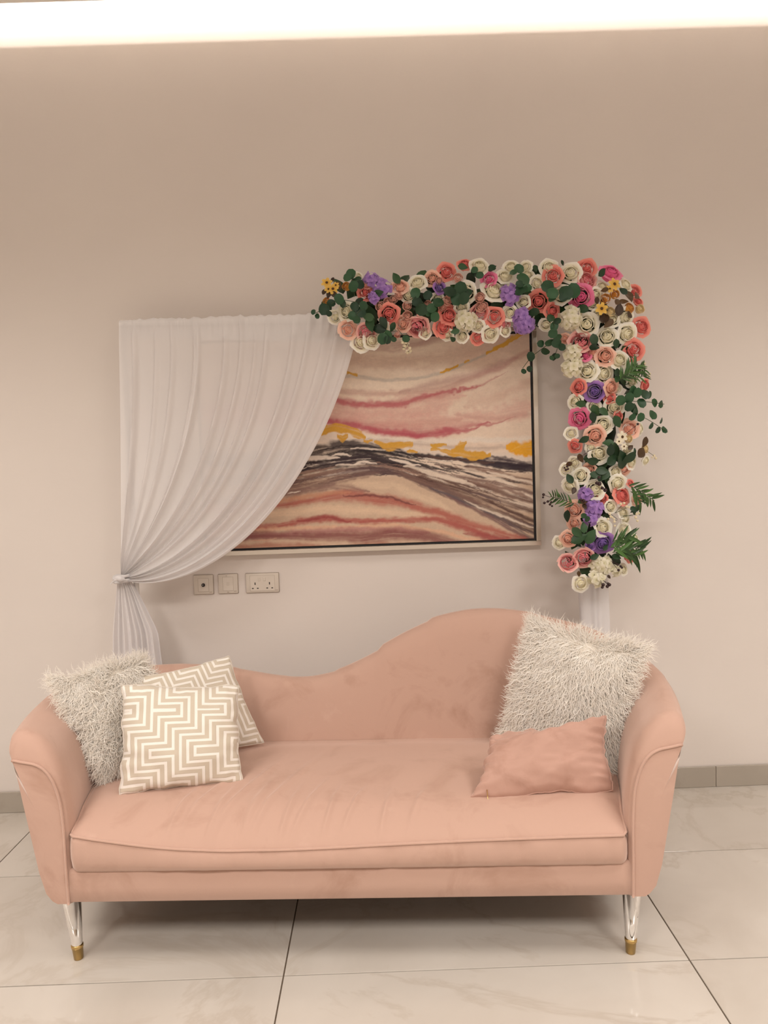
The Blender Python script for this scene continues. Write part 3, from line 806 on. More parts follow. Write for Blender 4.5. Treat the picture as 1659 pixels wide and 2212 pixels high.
    stroke([(560, 1092), (640, 1076), (720, 1064), (760, 1062)], 9, (200, 142, 112), .9, .75, .4, seed=73)
    stroke([(430, 1125), (600, 1108), (700, 1100), (800, 1100), (900, 1112), (980, 1130)], 14, (226, 196, 168), .9, .85, .3, seed=74)
    stroke([(430, 1140), (600, 1135), (700, 1118), (780, 1128), (860, 1122), (940, 1122), (1000, 1138), (1080, 1165), (1175, 1190)], [12, 12, 12, 10, 9, 12, 14, 14, 12], (170, 82, 76), .85, .9, .35, seed=75)
    stroke([(640, 1128), (700, 1117), (760, 1126)], 9, (150, 64, 64), .9, .8, .3, seed=76)
    stroke([(520, 1150), (620, 1140), (740, 1138), (850, 1135), (960, 1150), (1060, 1172)], 8, (222, 176, 146), .9, .75, .3, seed=77)
    stroke([(430, 1165), (560, 1155), (660, 1150), (760, 1145), (860, 1142), (930, 1152)], 11, (178, 122, 118), .9, .8, .4, seed=78)
    stroke([(430, 1180), (540, 1158), (620, 1158), (700, 1160), (780, 1162), (850, 1152), (900, 1155), (980, 1172), (1040, 1185)], [16, 14, 14, 16, 18, 20, 20, 16, 8], (134, 78, 76), .85, .9, .3, seed=79)
    stroke([(430, 1200), (540, 1182), (640, 1178), (720, 1185), (800, 1178), (900, 1180)], 13, (168, 104, 86), .9, .75, .4, seed=80)
    stroke([(540, 1168), (580, 1165), (600, 1160)], 4, (206, 160, 136), .9, .8, .2, seed=81)
    stroke([(1000, 1150), (1080, 1165), (1175, 1190)], 12, (160, 82, 78), .9, .75, .4, seed=82)
    # gold leaf
    for k, (pts, w) in enumerate([([(610, 940), (690, 934), (720, 926), (750, 930), (775, 938), (790, 944)], [8, 10, 12, 11, 8, 3]), ([(728, 936), (740, 944), (752, 940)], [5, 8, 4]), ([(785, 948), (795, 951), (805, 949)], [3, 4, 2]),
            ([(808, 952), (830, 962), (850, 960), (892, 957)], [3, 9, 9, 6]), ([(878, 972), (888, 971), (902, 973)], [3, 4, 3]), ([(930, 963), (945, 962), (965, 962)], [4, 6, 4]),
            ([(930, 973), (960, 977), (1000, 980), (1020, 986), (1040, 986), (1060, 983)], [3, 4, 10, 9, 7, 4]), ([(975, 974), (995, 966), (1008, 961)], [4, 9, 4]),
            ([(1093, 970), (1105, 968), (1125, 970), (1150, 968), (1152, 968)], [6, 15, 17, 18, 16]), ([(750, 808), (772, 811)], [3, 3]), ([(742, 806), (747, 807)], [2, 3]),
            ([(950, 803), (970, 797), (990, 788)], [3, 4, 3]), ([(1003, 782), (1014, 776)], [3, 3]), ([(1050, 764), (1085, 743), (1110, 728), (1130, 715)], [3, 6, 6, 6])]):
        stroke(pts, np.array(w, float) * 1.08, [(216, 162, 62), (236, 170, 44)][k == 8], .35, 1.0, .3, seed=90 + k, wob=8)
    stroke([(1100, 975), (1125, 962), (1150, 958)], 3, (236, 184, 84), .6, .7, .2, seed=120, wob=2)
    fine = 1 + .05 * n3(PX / 2.2, PY / 2.2, 2) + .04 * n1(PX / 7, PY / 3, 2)
    return np.clip(col * fine[..., None], 0, 1)
nxp, nzp = 540, 340
gx, gz = np.linspace(CX0, CX1, nxp), np.linspace(CZ0, CZ1, nzp)
GX, GZ = np.meshgrid(gx, gz, indexing='ij')
canvas_y = PF + .010
PXY = project(np.stack([GX, np.full_like(GX, canvas_y), GZ], -1))
colp = painting_colours(PXY[..., 0], PXY[..., 1])
Vc = np.stack([GX, np.full_like(GX, canvas_y), GZ], -1).reshape(-1, 3) - po
ii, jj = np.meshgrid(np.arange(nxp - 1), np.arange(nzp - 1), indexing='ij')
Fq = np.stack([ii * nzp + jj, (ii + 1) * nzp + jj, (ii + 1) * nzp + jj + 1, ii * nzp + jj + 1], -1).reshape(-1, 4)
# the canvas is a stretched box: add its four edges and its back
cn = [0, (nxp - 1) * nzp, nxp * nzp - 1, nzp - 1]
backv = np.array([Vc[i] + np.array([0, .014, 0]) for i in cn]); nb = len(Vc)
Vc = np.vstack([Vc, backv])
Fl = Fq.tolist() + [[nb + 3, nb + 2, nb + 1, nb]] + [[cn[0], nb, nb + 1, cn[1]], [cn[1], nb + 1, nb + 2, cn[2]], [cn[2], nb + 2, nb + 3, cn[3]], [cn[3], nb + 3, nb, cn[0]]]
def canvas_material():
    m = Mat('painted_canvas')
    at = m.node('ShaderNodeAttribute', attribute_name='paint')
    m.base(at.outputs['Color']); m.set(Roughness=0.5, Specular_IOR_Level=0.3)
    v = m.coord('Object', (1, 1, 1))
    m.bump(m.math('ADD', m.math('MULTIPLY', m.noise(v, 600, 2), .4), m.noise(m.coord('Object', (30, 30, 90)), 1.0, 4)), .25, .002)
    return m.m
canvas = part('canvas', Vc, Fl, canvas_material(), paint, smooth=False)
ca = canvas.data.color_attributes.new('paint', 'FLOAT_COLOR', 'POINT')
full = np.ones((len(Vc), 4), np.float32); full[:nb, :3] = colp.reshape(-1, 3); full[nb:, :3] = .6
ca.data.foreach_set('color', full.ravel())

# ------------------------------------------------------------------ wall plates
def plate(name, label, cxy, w, h, build):
    c = on_y(cxy, WALL_Y)
    t = empty(name, (c[0], WALL_Y, c[2] - h / 2)); tag(t, label, 'wall outlet')
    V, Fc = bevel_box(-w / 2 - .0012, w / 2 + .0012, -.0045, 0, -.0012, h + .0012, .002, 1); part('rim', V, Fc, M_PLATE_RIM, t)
    V, Fc = bevel_box(-w / 2, w / 2, -.010, -.0035, 0, h, .0025, 2); body = part('face_plate', V, Fc, M_PLATE, t)
    build(t, body)
def ins(t, x0, x1, z0, z1, d=.0108, mat=None, name='insert', r=.0006):
    V, Fc = bevel_box(x0, x1, -d, -.0085, z0, z1, r, 1); return part(name, V, Fc, mat or M_PLATE_IN, t, smooth=False)
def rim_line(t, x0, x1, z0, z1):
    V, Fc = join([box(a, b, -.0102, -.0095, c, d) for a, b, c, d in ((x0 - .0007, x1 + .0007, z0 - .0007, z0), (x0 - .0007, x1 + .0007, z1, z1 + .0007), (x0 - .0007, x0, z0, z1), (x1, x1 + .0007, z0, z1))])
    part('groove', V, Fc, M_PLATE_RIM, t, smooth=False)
def logo(t, w):
    ins(t, w / 2 - .018, w / 2 - .006, .0085, .0103, .0104, M_PLATE_RIM, 'brand_mark', .0002)
def b_coax(t, body):
    rim_line(t, -.023, .023, .013, .071); ins(t, -.023, .023, .013, .071)
    V, Fc = lathe([(.0078, 0), (.0078, .004), (.0066, .0075), (.005, .0078)], 20); V = np.stack([V[:, 0], -V[:, 2] - .0105, V[:, 1] + .042], 1); part('coax_jack', V, [f[::-1] for f in Fc], M_HOLE, t)
    V, Fc = lathe([(.0022, .0), (.0022, .0012)], 12); V = np.stack([V[:, 0] - .001, -V[:, 2] - .0180, V[:, 1] + .043], 1); part('pin', V, [f[::-1] for f in Fc], M_STEEL, t)
    logo(t, .086)
def b_data(t, body):
    rim_line(t, -.023, .023, .013, .073); ins(t, -.023, .023, .013, .073)
    rim_line(t, -.007, .006, .036, .049); ins(t, -.007, .006, .036, .049, .0114, M_PLATE, 'jack_cover')
    ins(t, -.009, -.003, .078, .0795, .0104, M_PLATE_RIM, 'screw_slot', .0002); ins(t, -.005, .003, .0045, .007, .0104, M_PLATE_RIM, 'screw_slot', .0002); logo(t, .086)
def b_socket(t, body):
    rim_line(t, -.054, .055, .008, .076); ins(t, -.054, .055, .008, .076)
    for cx, on in ((-.013, 0), (.0095, 1)):
        rim_line(t, cx - .0055, cx + .0055, .052, .068); s = ins(t, cx - .0055, cx + .0055, .052, .068, .0135 if on else .0125, M_PLATE if not on else M_PLATE_IN, 'switch', .001)
    for cx in (-.032, .032):
        for nm, a, b, c, d in (('slot', -.0022, .0022, .035, .046), ('slot', -.0145, -.007, .0175, .0220), ('slot', .0075, .015, .0175, .0220)):
            ins(t, cx + a, cx + b, c, d, .01095, M_HOLE, 'pin_slot', .0001)
    ins(t, .056, .068, .0085, .0102, .0104, M_PLATE_RIM, 'brand_mark', .0002)
plate('antenna_outlet', 'square ivory wall plate with a round black aerial jack', (440.5, 1262.5), .086, .086, b_coax)
plate('data_outlet', 'square ivory wall plate with a small square data port', (493.5, 1260.5), .086, .086, b_data)
plate('double_socket', 'wide ivory double power socket with six black pin slots', (567.3, 1258.5), .146, .086, b_socket)

# ------------------------------------------------------------------ backdrop stand, curtain and sleeve
SY = WALL_Y - 0.155
PL = on_y((262, 702), SY); PR = on_y((1282, 1330), SY); ROD_Z = PL[2] + .004
stand = empty('backdrop_stand', ((PL[0] + PR[0]) / 2, SY, 0)); tag(stand, 'white tubular backdrop stand carrying the curtain and the flower garland', 'stand')
sto = np.array(stand.location)
for x in (PL[0] + .006, PR[0]):
    V, Fc = tube(np.array([(x, SY, .02), (x, SY, ROD_Z)]), .012, 12); po_ = part('pole', V - sto, Fc, M_POLE, stand)
    V, Fc = tube(np.array([(x, SY - .13, .014), (x, SY + .12, .014)]), .013, 10); part('foot', V - sto, Fc, M_POLE, stand)
V, Fc = tube(np.array([(PL[0] - .004, SY, ROD_Z), (PR[0] + .01, SY, ROD_Z)]), .011, 12); part('crossbar', V - sto, Fc, M_POLE, stand)

def bez(P, t):
    P = np.asarray(P, float); t = t[:, None]
    return (1 - t) ** 3 * P[0] + 3 * (1 - t) ** 2 * t * P[1] + 3 * (1 - t) * t * t * P[2] + t ** 3 * P[3]
cn1 = Noise2(51)
nu, nt = 420, 90
us = np.linspace(0, 1, nu); ts = np.linspace(0, 1, nt)
# crisp pleats (position across the cloth, width, depth) and soft hollows between them
pleats = [(.070, .010, .026), (.165, .008, .012), (.235, .009, .018), (.330, .010, .022), (.345, .006, .010), (.452, .010, .024), (.520, .009, .020), (.580, .008, .013), (.625, .009, .019),
          (.735, .010, .024), (.795, .010, .024), (.865, .012, .014), (.915, .013, .030), (.985, .014, .022)]
def pleat_profile(u, sharp):
    d = np.zeros_like(u)
    for c, w, a in pleats:
        x = (u - c) / (w * .8 * sharp)
        d += 1.35 * a * np.where(x < 0, np.exp(-x * x * 1.4), np.exp(-x * x * .25) * .85 + 0 * x)
    return d
KN = on_y((266, 1246), SY - .02)
LE = [(257, 700), (262, 880), (262, 1080), (262, 1238)]
RE = [(778, 688), (722, 1000), (500, 1298), (270, 1252)]
sheet = np.zeros((nu, nt, 3))
for i, u in enumerate(us):
    e = u ** 1.05
    cp = [np.array(LE[k]) * (1 - e) + np.array(RE[k]) * e for k in range(4)]
    cp[1][0] += 40 * math.sin(math.pi * u) ; cp[2][1] -= 30 * math.sin(math.pi * u)
    cp[2][0] += 20 * math.sin(math.pi * u)
    px = bez(cp, ts)
    for j in range(nt):
        sheet[i, j] = on_y(px[j], SY - .014)
foldv = np.zeros((nu, nt))
fold_amp = np.interp(ts, [0, .05, .2, .7, .93, 1.0], [.35, .45, .8, 1.0, .8, .35])
sh = np.interp(ts, [0, .1, .6, 1], [.8, .95, 1.25, 1.6])
for j, t in enumerate(ts):
    d = pleat_profile(us + .004 * cn1(us * 6, np.full(nu, t * 3), 2), sh[j]) * fold_amp[j]
    soft = .010 * cn1(us * 9, np.full(nu, t * 2.2 + 7), 2) * fold_amp[j]
    foldv[:, j] = np.clip(d / .022, 0, 1)
    sheet[:, j, 1] -= np.clip(d + soft, -.008, .06) + .006
    sheet[:, j, 1] -= .03 * smooth01((t - .6) / .4) * us
    if t > .9:
        k = smooth01((t - .9) / .1); sheet[:, j] = sheet[:, j] * (1 - .55 * k) + (KN + (sheet[:, j] - KN) * .5) * .55 * k
# gathered heading that wraps over the rod
j0 = 8
hn = 9
head = np.zeros((nu, hn, 3))
gath = .006 * np.sin(us * 150 + 4 * cn1(us * 12, us * 0 + 3, 2)) + .008 * cn1(us * 45, us * 0, 3) + .45 * pleat_profile(us, 1.0)
gath *= np.clip(us / .08, .15, 1)
ttop = np.interp(us, [0, 1], [PL[0] - .004, on_y((745, 690), SY)[0]])
# left stretch of the heading is plain, the rest gathered: the rod line stands at ROD_Z
topx = sheet[:, 0, 0]
for k in range(hn):
    a = math.pi * (k / (hn - 1))
    head[:, k, 0] = topx
    head[:, k, 1] = SY + math.cos(a) * .016 - np.maximum(gath, -.004) * (.35 if k < hn - 1 else .6) * (k / (hn - 1))
    head[:, k, 2] = ROD_Z + math.sin(a) * .016 + .004 * cn1(us * 40, us * 0 + 5, 2) * math.sin(a) + .3 * gath * math.sin(a)
frontz = sheet[:, :, 2].copy()
curt = empty('curtain', (KN[0], SY - .03, 0)); tag(curt, 'sheer white curtain gathered on a rod and tied back to the stand', 'curtain')
co = np.array(curt.location)
blend = smooth01(ts / .06)
for j in range(nt):
    if blend[j] < 1:
        sheet[:, j] = sheet[:, j] * blend[j] + np.stack([sheet[:, j, 0], head[:, -1, 1], np.minimum(sheet[:, j, 2], ROD_Z)], 1) * (1 - blend[j])
allg = np.concatenate([head, sheet[:, 1:]], 1)
V = allg.reshape(-1, 3) - co
drape = part('drape', V, grid_faces(nu, allg.shape[1]), M_CURTAIN, curt)
fa = drape.data.attributes.new('fold', 'FLOAT', 'POINT'); fa.data.foreach_set('value', np.concatenate([np.ones((nu, hn)), np.maximum(foldv[:, 1:], smooth01((ts[1:] - .75) / .25)[None])], 1).astype(np.float32).ravel())
# rod pocket: a second layer of cloth behind the heading, down to its stitched line
jp = int(np.argmin(abs(sheet[nu // 2, :, 2] - (ROD_Z - .085))))
pocket = np.concatenate([head[:, 4:5] + np.array([0, .002, 0]), sheet[:, 1:jp + 1] + np.array([0, .0035, 0])], 1)
part('rod_pocket', pocket.reshape(-1, 3) - co, grid_faces(nu, pocket.shape[1]), M_HEADING, curt)
# knot with its wrapped band and short tails
kp = KN + np.array([0, -.045, 0])
th = np.linspace(0, 2 * math.pi, 40)
parts_ = []
for q, (rx, rz, zo, tilt) in enumerate([(.030, .012, .004, .3), (.031, .013, -.006, -.35), (.026, .011, -.014, .1)]):
    ring = np.stack([kp[0] + rx * np.cos(th), kp[1] + .028 + .030 * np.sin(th), kp[2] + zo + rz * tilt * np.cos(th)], 1)
    parts_.append(tube(ring, .0085 + .002 * np.sin(th * 3 + q), 7, cap=False))
parts_.append(tube(np.array([kp + [-.012, 0, 0], kp + [.0, -.012, .003], kp + [.012, -.010, -.003], kp + [.02, 0, -.006]]), [.006, .013, .013, .006], 8))
parts_.append(tube(np.array([kp + [-.01, -.004, -.004], kp + [-.025, -.006, -.012], kp + [-.038, -.002, -.024]]), [.005, .003, .001], 5))
V, Fc = join(parts_); part('tie_band', V - co, Fc, M_SLEEVE, curt)
# tail below the knot
nu2, nt2 = 180, 40
tail = np.zeros((nu2, nt2, 3)); u2 = np.linspace(0, 1, nu2); t2 = np.linspace(0, 1, nt2)
for j, t in enumerate(t2):
    z = kp[2] - .008 - t * (kp[2] - .03)
    lpx, rpx = np.interp(t, [0, .06, .22, 1], [-.022, -.030, -.052, -.10]), np.interp(t, [0, .06, .22, 1], [.026, .062, .135, .20])
    x = kp[0] + lpx + (rpx - lpx) * u2
    wav = np.sin(u2 * 52 + 2.2 * cn1(u2 * 5, np.full(nu2, t), 2)) + .6 * np.sin(u2 * 23 + 1)
    tail[:, j] = np.stack([x, SY - .018 - .010 * wav * np.interp(t, [0, .2, 1], [.5, 1, 1.6]) - .010 * (1 - t) * np.sin(u2 * math.pi), np.full(nu2, z)], 1)
part('tail', tail.reshape(-1, 3) - co, grid_faces(nu2, nt2), M_SLEEVE, curt)

# white satin sleeve around the right pole
nu3, nt3 = 90, 60
u3 = np.linspace(0, 2 * math.pi, nu3, endpoint=False)
slv = np.zeros((nu3, nt3, 3))
for j, t in enumerate(np.linspace(0, 1, nt3)):
    z = ROD_Z - .02 - t * (ROD_Z - .05)
    w = .050 + .010 * t + .004 * math.sin(t * 14); dx = .006 * math.sin(t * 9 + 1)
    fold = .006 * np.sin(u3 * 5 + t * 3) + .004 * cn1(np.cos(u3) * 3 + 9, np.sin(u3) * 3 + t * 5, 2) - .012 * np.exp(-((u3 - 4.9 - .15 * math.sin(t * 6)) / .09) ** 2)
    slv[:, j] = np.stack([PR[0] + dx + (w + fold) * np.cos(u3), SY + (.024 + fold * .6) * np.sin(u3), np.full(nu3, z)], 1)
sl = part('fabric_sleeve', slv.reshape(-1, 3), grid_faces(nu3, nt3, closed_u=True), M_SLEEVE)
tag(sl, 'white satin sleeve on the pole below the flower garland', 'fabric')

# ------------------------------------------------------------------ flower garland
def petal_material(name, centre, outer, rough=.6):
    m = Mat(name)
    at = m.node('ShaderNodeAttribute', attribute_name='t')
    c = m.ramp(at.outputs['Fac'], [(0.05, centre), (0.45, tuple(.5 * a + .5 * b for a, b in zip(centre, outer))), (0.95, outer)])
    m.base(c); m.set(Roughness=rough, Specular_IOR_Level=.2, Sheen_Weight=.2)
    out = m.n['Material Output']; tr = m.node('ShaderNodeBsdfTranslucent'); m.l.new(c, tr.inputs[0])
    a = m.node('ShaderNodeMixShader'); a.inputs[0].default_value = .22
    m.l.new(m.p.outputs[0], a.inputs[1]); m.l.new(tr.outputs[0], a.inputs[2]); m.l.new(a.outputs[0], out.inputs[0])
    return m.m
PAL = {  # code: (centre, outer, words)
    'W': (lin((250, 240, 196)), lin((255, 253, 244)), 'cream white'),
    'C': (lin((232, 92, 96)), lin((252, 166, 150)), 'coral pink'),
    'K': (lin((232, 78, 116)), lin((252, 204, 192)), 'pale pink with a deep pink heart'),
    'H': (lin((236, 84, 146)), lin((252, 146, 184)), 'hot pink'),
    'P': (lin((244, 168, 140)), lin((254, 214, 194)), 'peach'),
    'V': (lin((88, 78, 156)), lin((186, 138, 210)), 'violet'),
    'S': (lin((226, 150, 128)), lin((252, 216, 200)), 'small blush'),
    'G': (lin((200, 116, 38)), lin((240, 186, 94)), 'golden'),
    'Q': (lin((226, 202, 140)), lin((250, 232, 190)), 'pale yellow'),
}
PM = {k: petal_material('petals_' + k.lower(), a, b) for k, (a, b, _) in PAL.items()}
M_LILAC = petal_material('hydrangea_lilac', lin((150, 112, 190)), lin((186, 146, 214)))
M_HWHITE = petal_material('hydrangea_white', lin((226, 220, 180)), lin((246, 240, 222)))
M_DAISY = petal_material('daisy_gold', lin((226, 170, 60)), lin((244, 206, 110)))
M_DAISYW = petal_material('daisy_cream', lin((244, 232, 200)), lin((248, 240, 220)))
M_EYE = simple('flower_eye', lin((80, 52, 22)), .8)
def leaf_material(name, a, b, rough=.42):
    m = Mat(name); oi = m.node('ShaderNodeObjectInfo')
    m.base(m.ramp(oi.outputs['Random'], [(0, a), (1, b)])); m.set(Roughness=rough, Specular_IOR_Level=.4); return m.m
M_LEAF = leaf_material('dark_green_leaf', lin((18, 42, 24)), lin((52, 86, 50)))
M_EUC = leaf_material('eucalyptus_leaf', lin((16, 48, 28)), lin((48, 88, 54)))
M_GRASS = leaf_material('willow_leaf', lin((30, 58, 24)), lin((74, 112, 52)))
M_BRONZE = leaf_material('bronze_leaf', lin((46, 28, 14)), lin((92, 66, 36)))
M_STEM = simple('green_stem', lin((58, 74, 40)), .6)
M_BERRY = simple('dark_berry', lin((48, 24, 26)), .4)
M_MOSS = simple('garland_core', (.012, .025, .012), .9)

def petal(phi, w, R, th0, th1, zc, flare, n=8, m=8, seed=0, twist=.04, ruf=.02, lip=.0):
    """one petal: a piece of a bowl of radius R from polar angle th1 (base) up to th0 (rim), rim rolled outwards"""
    rr = np.random.default_rng(seed); ph = rr.random() * 6.28
    V = []; T = []
    for b in np.linspace(0, 1, m):
        th = th1 + (th0 - th1) * b
        k = max(0, b - .42) / .58
        for a in np.linspace(-1, 1, n):
            sw = .55 + .45 * math.sin(min(1, b * 1.05 + .12) * math.pi * .60)
            ang = phi + a * w * sw
            dth = .16 * abs(a) ** 3 * b                       # rounded rim
            q = R * math.sin(th + dth) + twist * a + flare * k * k * (1 - .30 * abs(a) + .10 * math.exp(-(a * 4) ** 2)) + ruf * math.sin(a * 4 + ph) * b
            z = zc + R * math.cos(th + dth) - flare * .55 * k * k * (1 - .2 * abs(a)) + ruf * .8 * math.cos(a * 5 + ph) * b
            V.append((q * math.cos(ang), q * math.sin(ang), z)); T.append(min(1, max(0, .72 * q + .36 * k * k + .05)))  # rim term paints lit petal edges into colour; radius term gives the heart's hue
    return np.array(V), grid_faces(m, n), T
def set_t(me, T):
    at = me.attributes.new('t', 'FLOAT', 'POINT'); at.data.foreach_set('value', np.asarray(T, np.float32))
D_ = math.radians
def bloom_layers(variant, style):
    rr = np.random.default_rng(100 + variant)
    # count, radius, rim angle, base angle, centre height, half width, flare
    if style == 'rose':
        L = [(2, .15, D_(10), D_(100), .34, 1.8, .01), (3, .24, D_(18), D_(105), .30, 1.4, .05), (3, .34, D_(24), D_(105), .24, 1.35, .12), (5, .46, D_(33), D_(105), .15, 1.0, .22)]
        outer = (5, .58, D_(43), D_(108), .0, 1.0, .48)
    elif style == 'peony':
        L = [(3, .15, D_(20), D_(90), .33, .9, .03), (5, .27, D_(30), D_(95), .25, .62, .05), (6, .40, D_(38), D_(95), .12, .55, .06), (5, .56, D_(44), D_(105), .02, .95, .14)]
        outer = (5, .66, D_(48), D_(110), -.06, .95, .40)
    else:  # bud
        L = [(2, .20, D_(14), D_(100), .36, 1.7, .02), (3, .34, D_(25), D_(105), .25, 1.35, .09), (3, .50, D_(36), D_(108), .12, 1.25, .15), (4, .66, D_(47), D_(110), -.05, 1.05, .22)]
        outer = None
    return L, outer, rr
def bloom_mesh(code, variant, style):
    L, outer, rr = bloom_layers(variant, style)
    Vs, Fs, Ts, n = [], [], [], 0
    for k, (cnt, R, t0, t1, zc, w, fl) in enumerate(L):
        ph0 = rr.random() * 6.28
        for q in range(cnt):
            v, f, t = petal(ph0 + 2 * math.pi * q / cnt + rr.normal(0, .08), w, R * rr.uniform(.96, 1.04), t0 * rr.uniform(.9, 1.1), t1, zc, fl, seed=variant * 50 + k * 9 + q, twist=.07 * R + .01, ruf=.012 if style != 'peony' else .025)
            Vs.append(v); Fs += [tuple(i + n for i in ff) for ff in f]; Ts += t; n += len(v)
    me = mesh('bloom', np.concatenate(Vs), Fs, PM[code]); set_t(me, Ts)
    pms = []
    if outer:
        cnt, R, t0, t1, zc, w, fl = outer; ph0 = rr.random() * 6.28
        for q in range(cnt):
            v, f, t = petal(ph0 + 2 * math.pi * q / cnt, w, R * rr.uniform(.95, 1.06), t0 * rr.uniform(.93, 1.1), t1, zc, fl, 9, 8, seed=variant * 70 + q, twist=.07, ruf=.03)
            pm = mesh('petal', v, f, PM[code]); set_t(pm, t); pms.append(pm)
    return me, pms
BLOOMS = {}
def get_bloom(code, variant, style):
    key = (code, variant, style)
    if key not in BLOOMS: BLOOMS[key] = bloom_mesh(code, variant, style)
    return BLOOMS[key]

def leaf_mesh(name, mat, shape):
    V = []; Fc = []
    n = 9
    for i, s in enumerate(np.linspace(0, 1, n)):
        if shape == 'round': w = .62 * math.sqrt(max(0, 1 - (2 * s - 1) ** 2)) ** .85 + .01
        elif shape == 'oval': w = .46 * math.sin(math.pi * s ** .8) ** .9 + .01
        else: w = .12 * math.sin(math.pi * s ** .7) ** .8 + .004
        y = (s * 2 - 1); bend = -.22 * (s - .3) ** 2 * 2
        for a in (-1, -.5, 0, .5, 1):
            V.append((a * w * 1.35, y, bend + .16 * w * a * a - (.02 if a == 0 else 0)))
    Fc = grid_faces(n, 5)
    return mesh(name, V, [f[::-1] for f in Fc], mat)
LM = {'euc': leaf_mesh('leaf', M_EUC, 'round'), 'leaf': leaf_mesh('leaf', M_LEAF, 'oval'), 'bronze': leaf_mesh('leaf', M_BRONZE, 'oval'), 'blade': leaf_mesh('blade', M_GRASS, 'blade')}

def floret_mesh(mat):
    Vs, Fs, Ts, n = [], [], [], 0
    for q in range(4):
        a0 = q * math.pi / 2
        v = []; t = []
        for b in np.linspace(.05, 1, 4):
            for a in (-1, -.4, .4, 1):
                w = .50 * math.sin(math.pi * (.15 + .70 * b))
                x, y = b * (1 - .08 * a * a), a * w
                z = .22 * b - .20 * b * b * (1 + .4 * a * a) + .02 * q
                v.append((x * math.cos(a0) - y * math.sin(a0), x * math.sin(a0) + y * math.cos(a0), z)); t.append(b)
        Vs.append(np.array(v)); Fs += [tuple(i + n for i in f) for f in grid_faces(4, 4)]; Ts += t; n += 16
    me = mesh('floret', np.concatenate(Vs), Fs, mat); set_t(me, Ts); return me
FL = {'L': floret_mesh(M_LILAC), 'Y': floret_mesh(M_HWHITE)}
def daisy_mesh(mat):
    Vs, Fs, Ts, n = [], [], [], 0
    for q in range(6):
        a0 = q * math.pi / 3
        v, t = [], []
        for b in np.linspace(.12, 1, 4):
            for a in (-1, 0, 1):
                w = .34 * math.sin(math.pi * (.2 + .65 * b)); x, y = b, a * w; z = .10 * b - .12 * b * b - .05 * a * a
                v.append((x * math.cos(a0) - y * math.sin(a0), x * math.sin(a0) + y * math.cos(a0), z)); t.append(b)
        Vs.append(np.array(v)); Fs += [tuple(i + n for i in f) for f in grid_faces(4, 3)]; Ts += t; n += 12
    me = mesh('daisy', np.concatenate(Vs), Fs, mat); set_t(me, Ts); return me
DM = {'D': daisy_mesh(M_DAISY), 'd': daisy_mesh(M_DAISYW)}
EYE_ME = mesh('eye', *lathe([(.22, 0), (.24, .06), (.15, .14), (.03, .17)], 10), M_EYE)

# the garland's axis in the photo frame: along the crossbar, then down the pole
AX = np.array([(690, 668), (760, 665), (900, 655), (1040, 650), (1180, 645), (1280, 650), (1306, 690), (1308, 800), (1306, 900), (1300, 1000), (1298, 1100), (1288, 1190), (1285, 1262)], float)
AXD = even(AX, 300)
garland = empty('flower_garland', (PR[0], SY - .05, on_y((1285, 1262), SY)[2])); tag(garland, 'garland of pink, cream and violet artificial flowers on the stand', 'flower garland')
GO = np.array(garland.location)
GY = SY - .035
RAD = 84.0
def place(px, lift=0.0):
    """point on the garland's rounded front for a photo point, and the way it faces"""
    px = np.asarray(px, float)
    dv = px - AXD; dd = np.hypot(dv[:, 0], dv[:, 1]); i = int(np.argmin(dd)); d = min(dd[i], RAD * 1.25)
    q = d / (RAD * 1.25)
    dep = .10 * math.sqrt(max(0, 1 - q * q)) + lift
    P = on_y(px, GY - dep)
    out = dv[i] / max(dd[i], 1e-6) * min(dd[i] / RAD, 1.15)
    n = np.array([out[0] * .75, -1.0 + .25 * q, -out[1] * .75]); n /= np.linalg.norm(n)
    tocam = EYE - P; tocam /= np.linalg.norm(tocam)
    n = .72 * n + .28 * tocam
    return P, n / np.linalg.norm(n)
def basis(n, spin, scale, P):
    q = Vector(n).to_track_quat('Z', 'Y') @ Quaternion((0, 0, 1), spin)
    return Matrix.Translation(Vector(P - GO)) @ q.to_matrix().to_4x4() @ Matrix.Scale(float(scale), 4)
PXM = (GY - .08) / F_PX        # metres for one photo pixel at the garland
CROPS = {1: (660, 540, .2411), 2: (1020, 540, .2532), 3: (1160, 780, .1808), 4: (1160, 1020, .1808)}
def cv(c, x, y): ox, oy, k = CROPS[c]; return (ox + x * k, oy + y * k), k

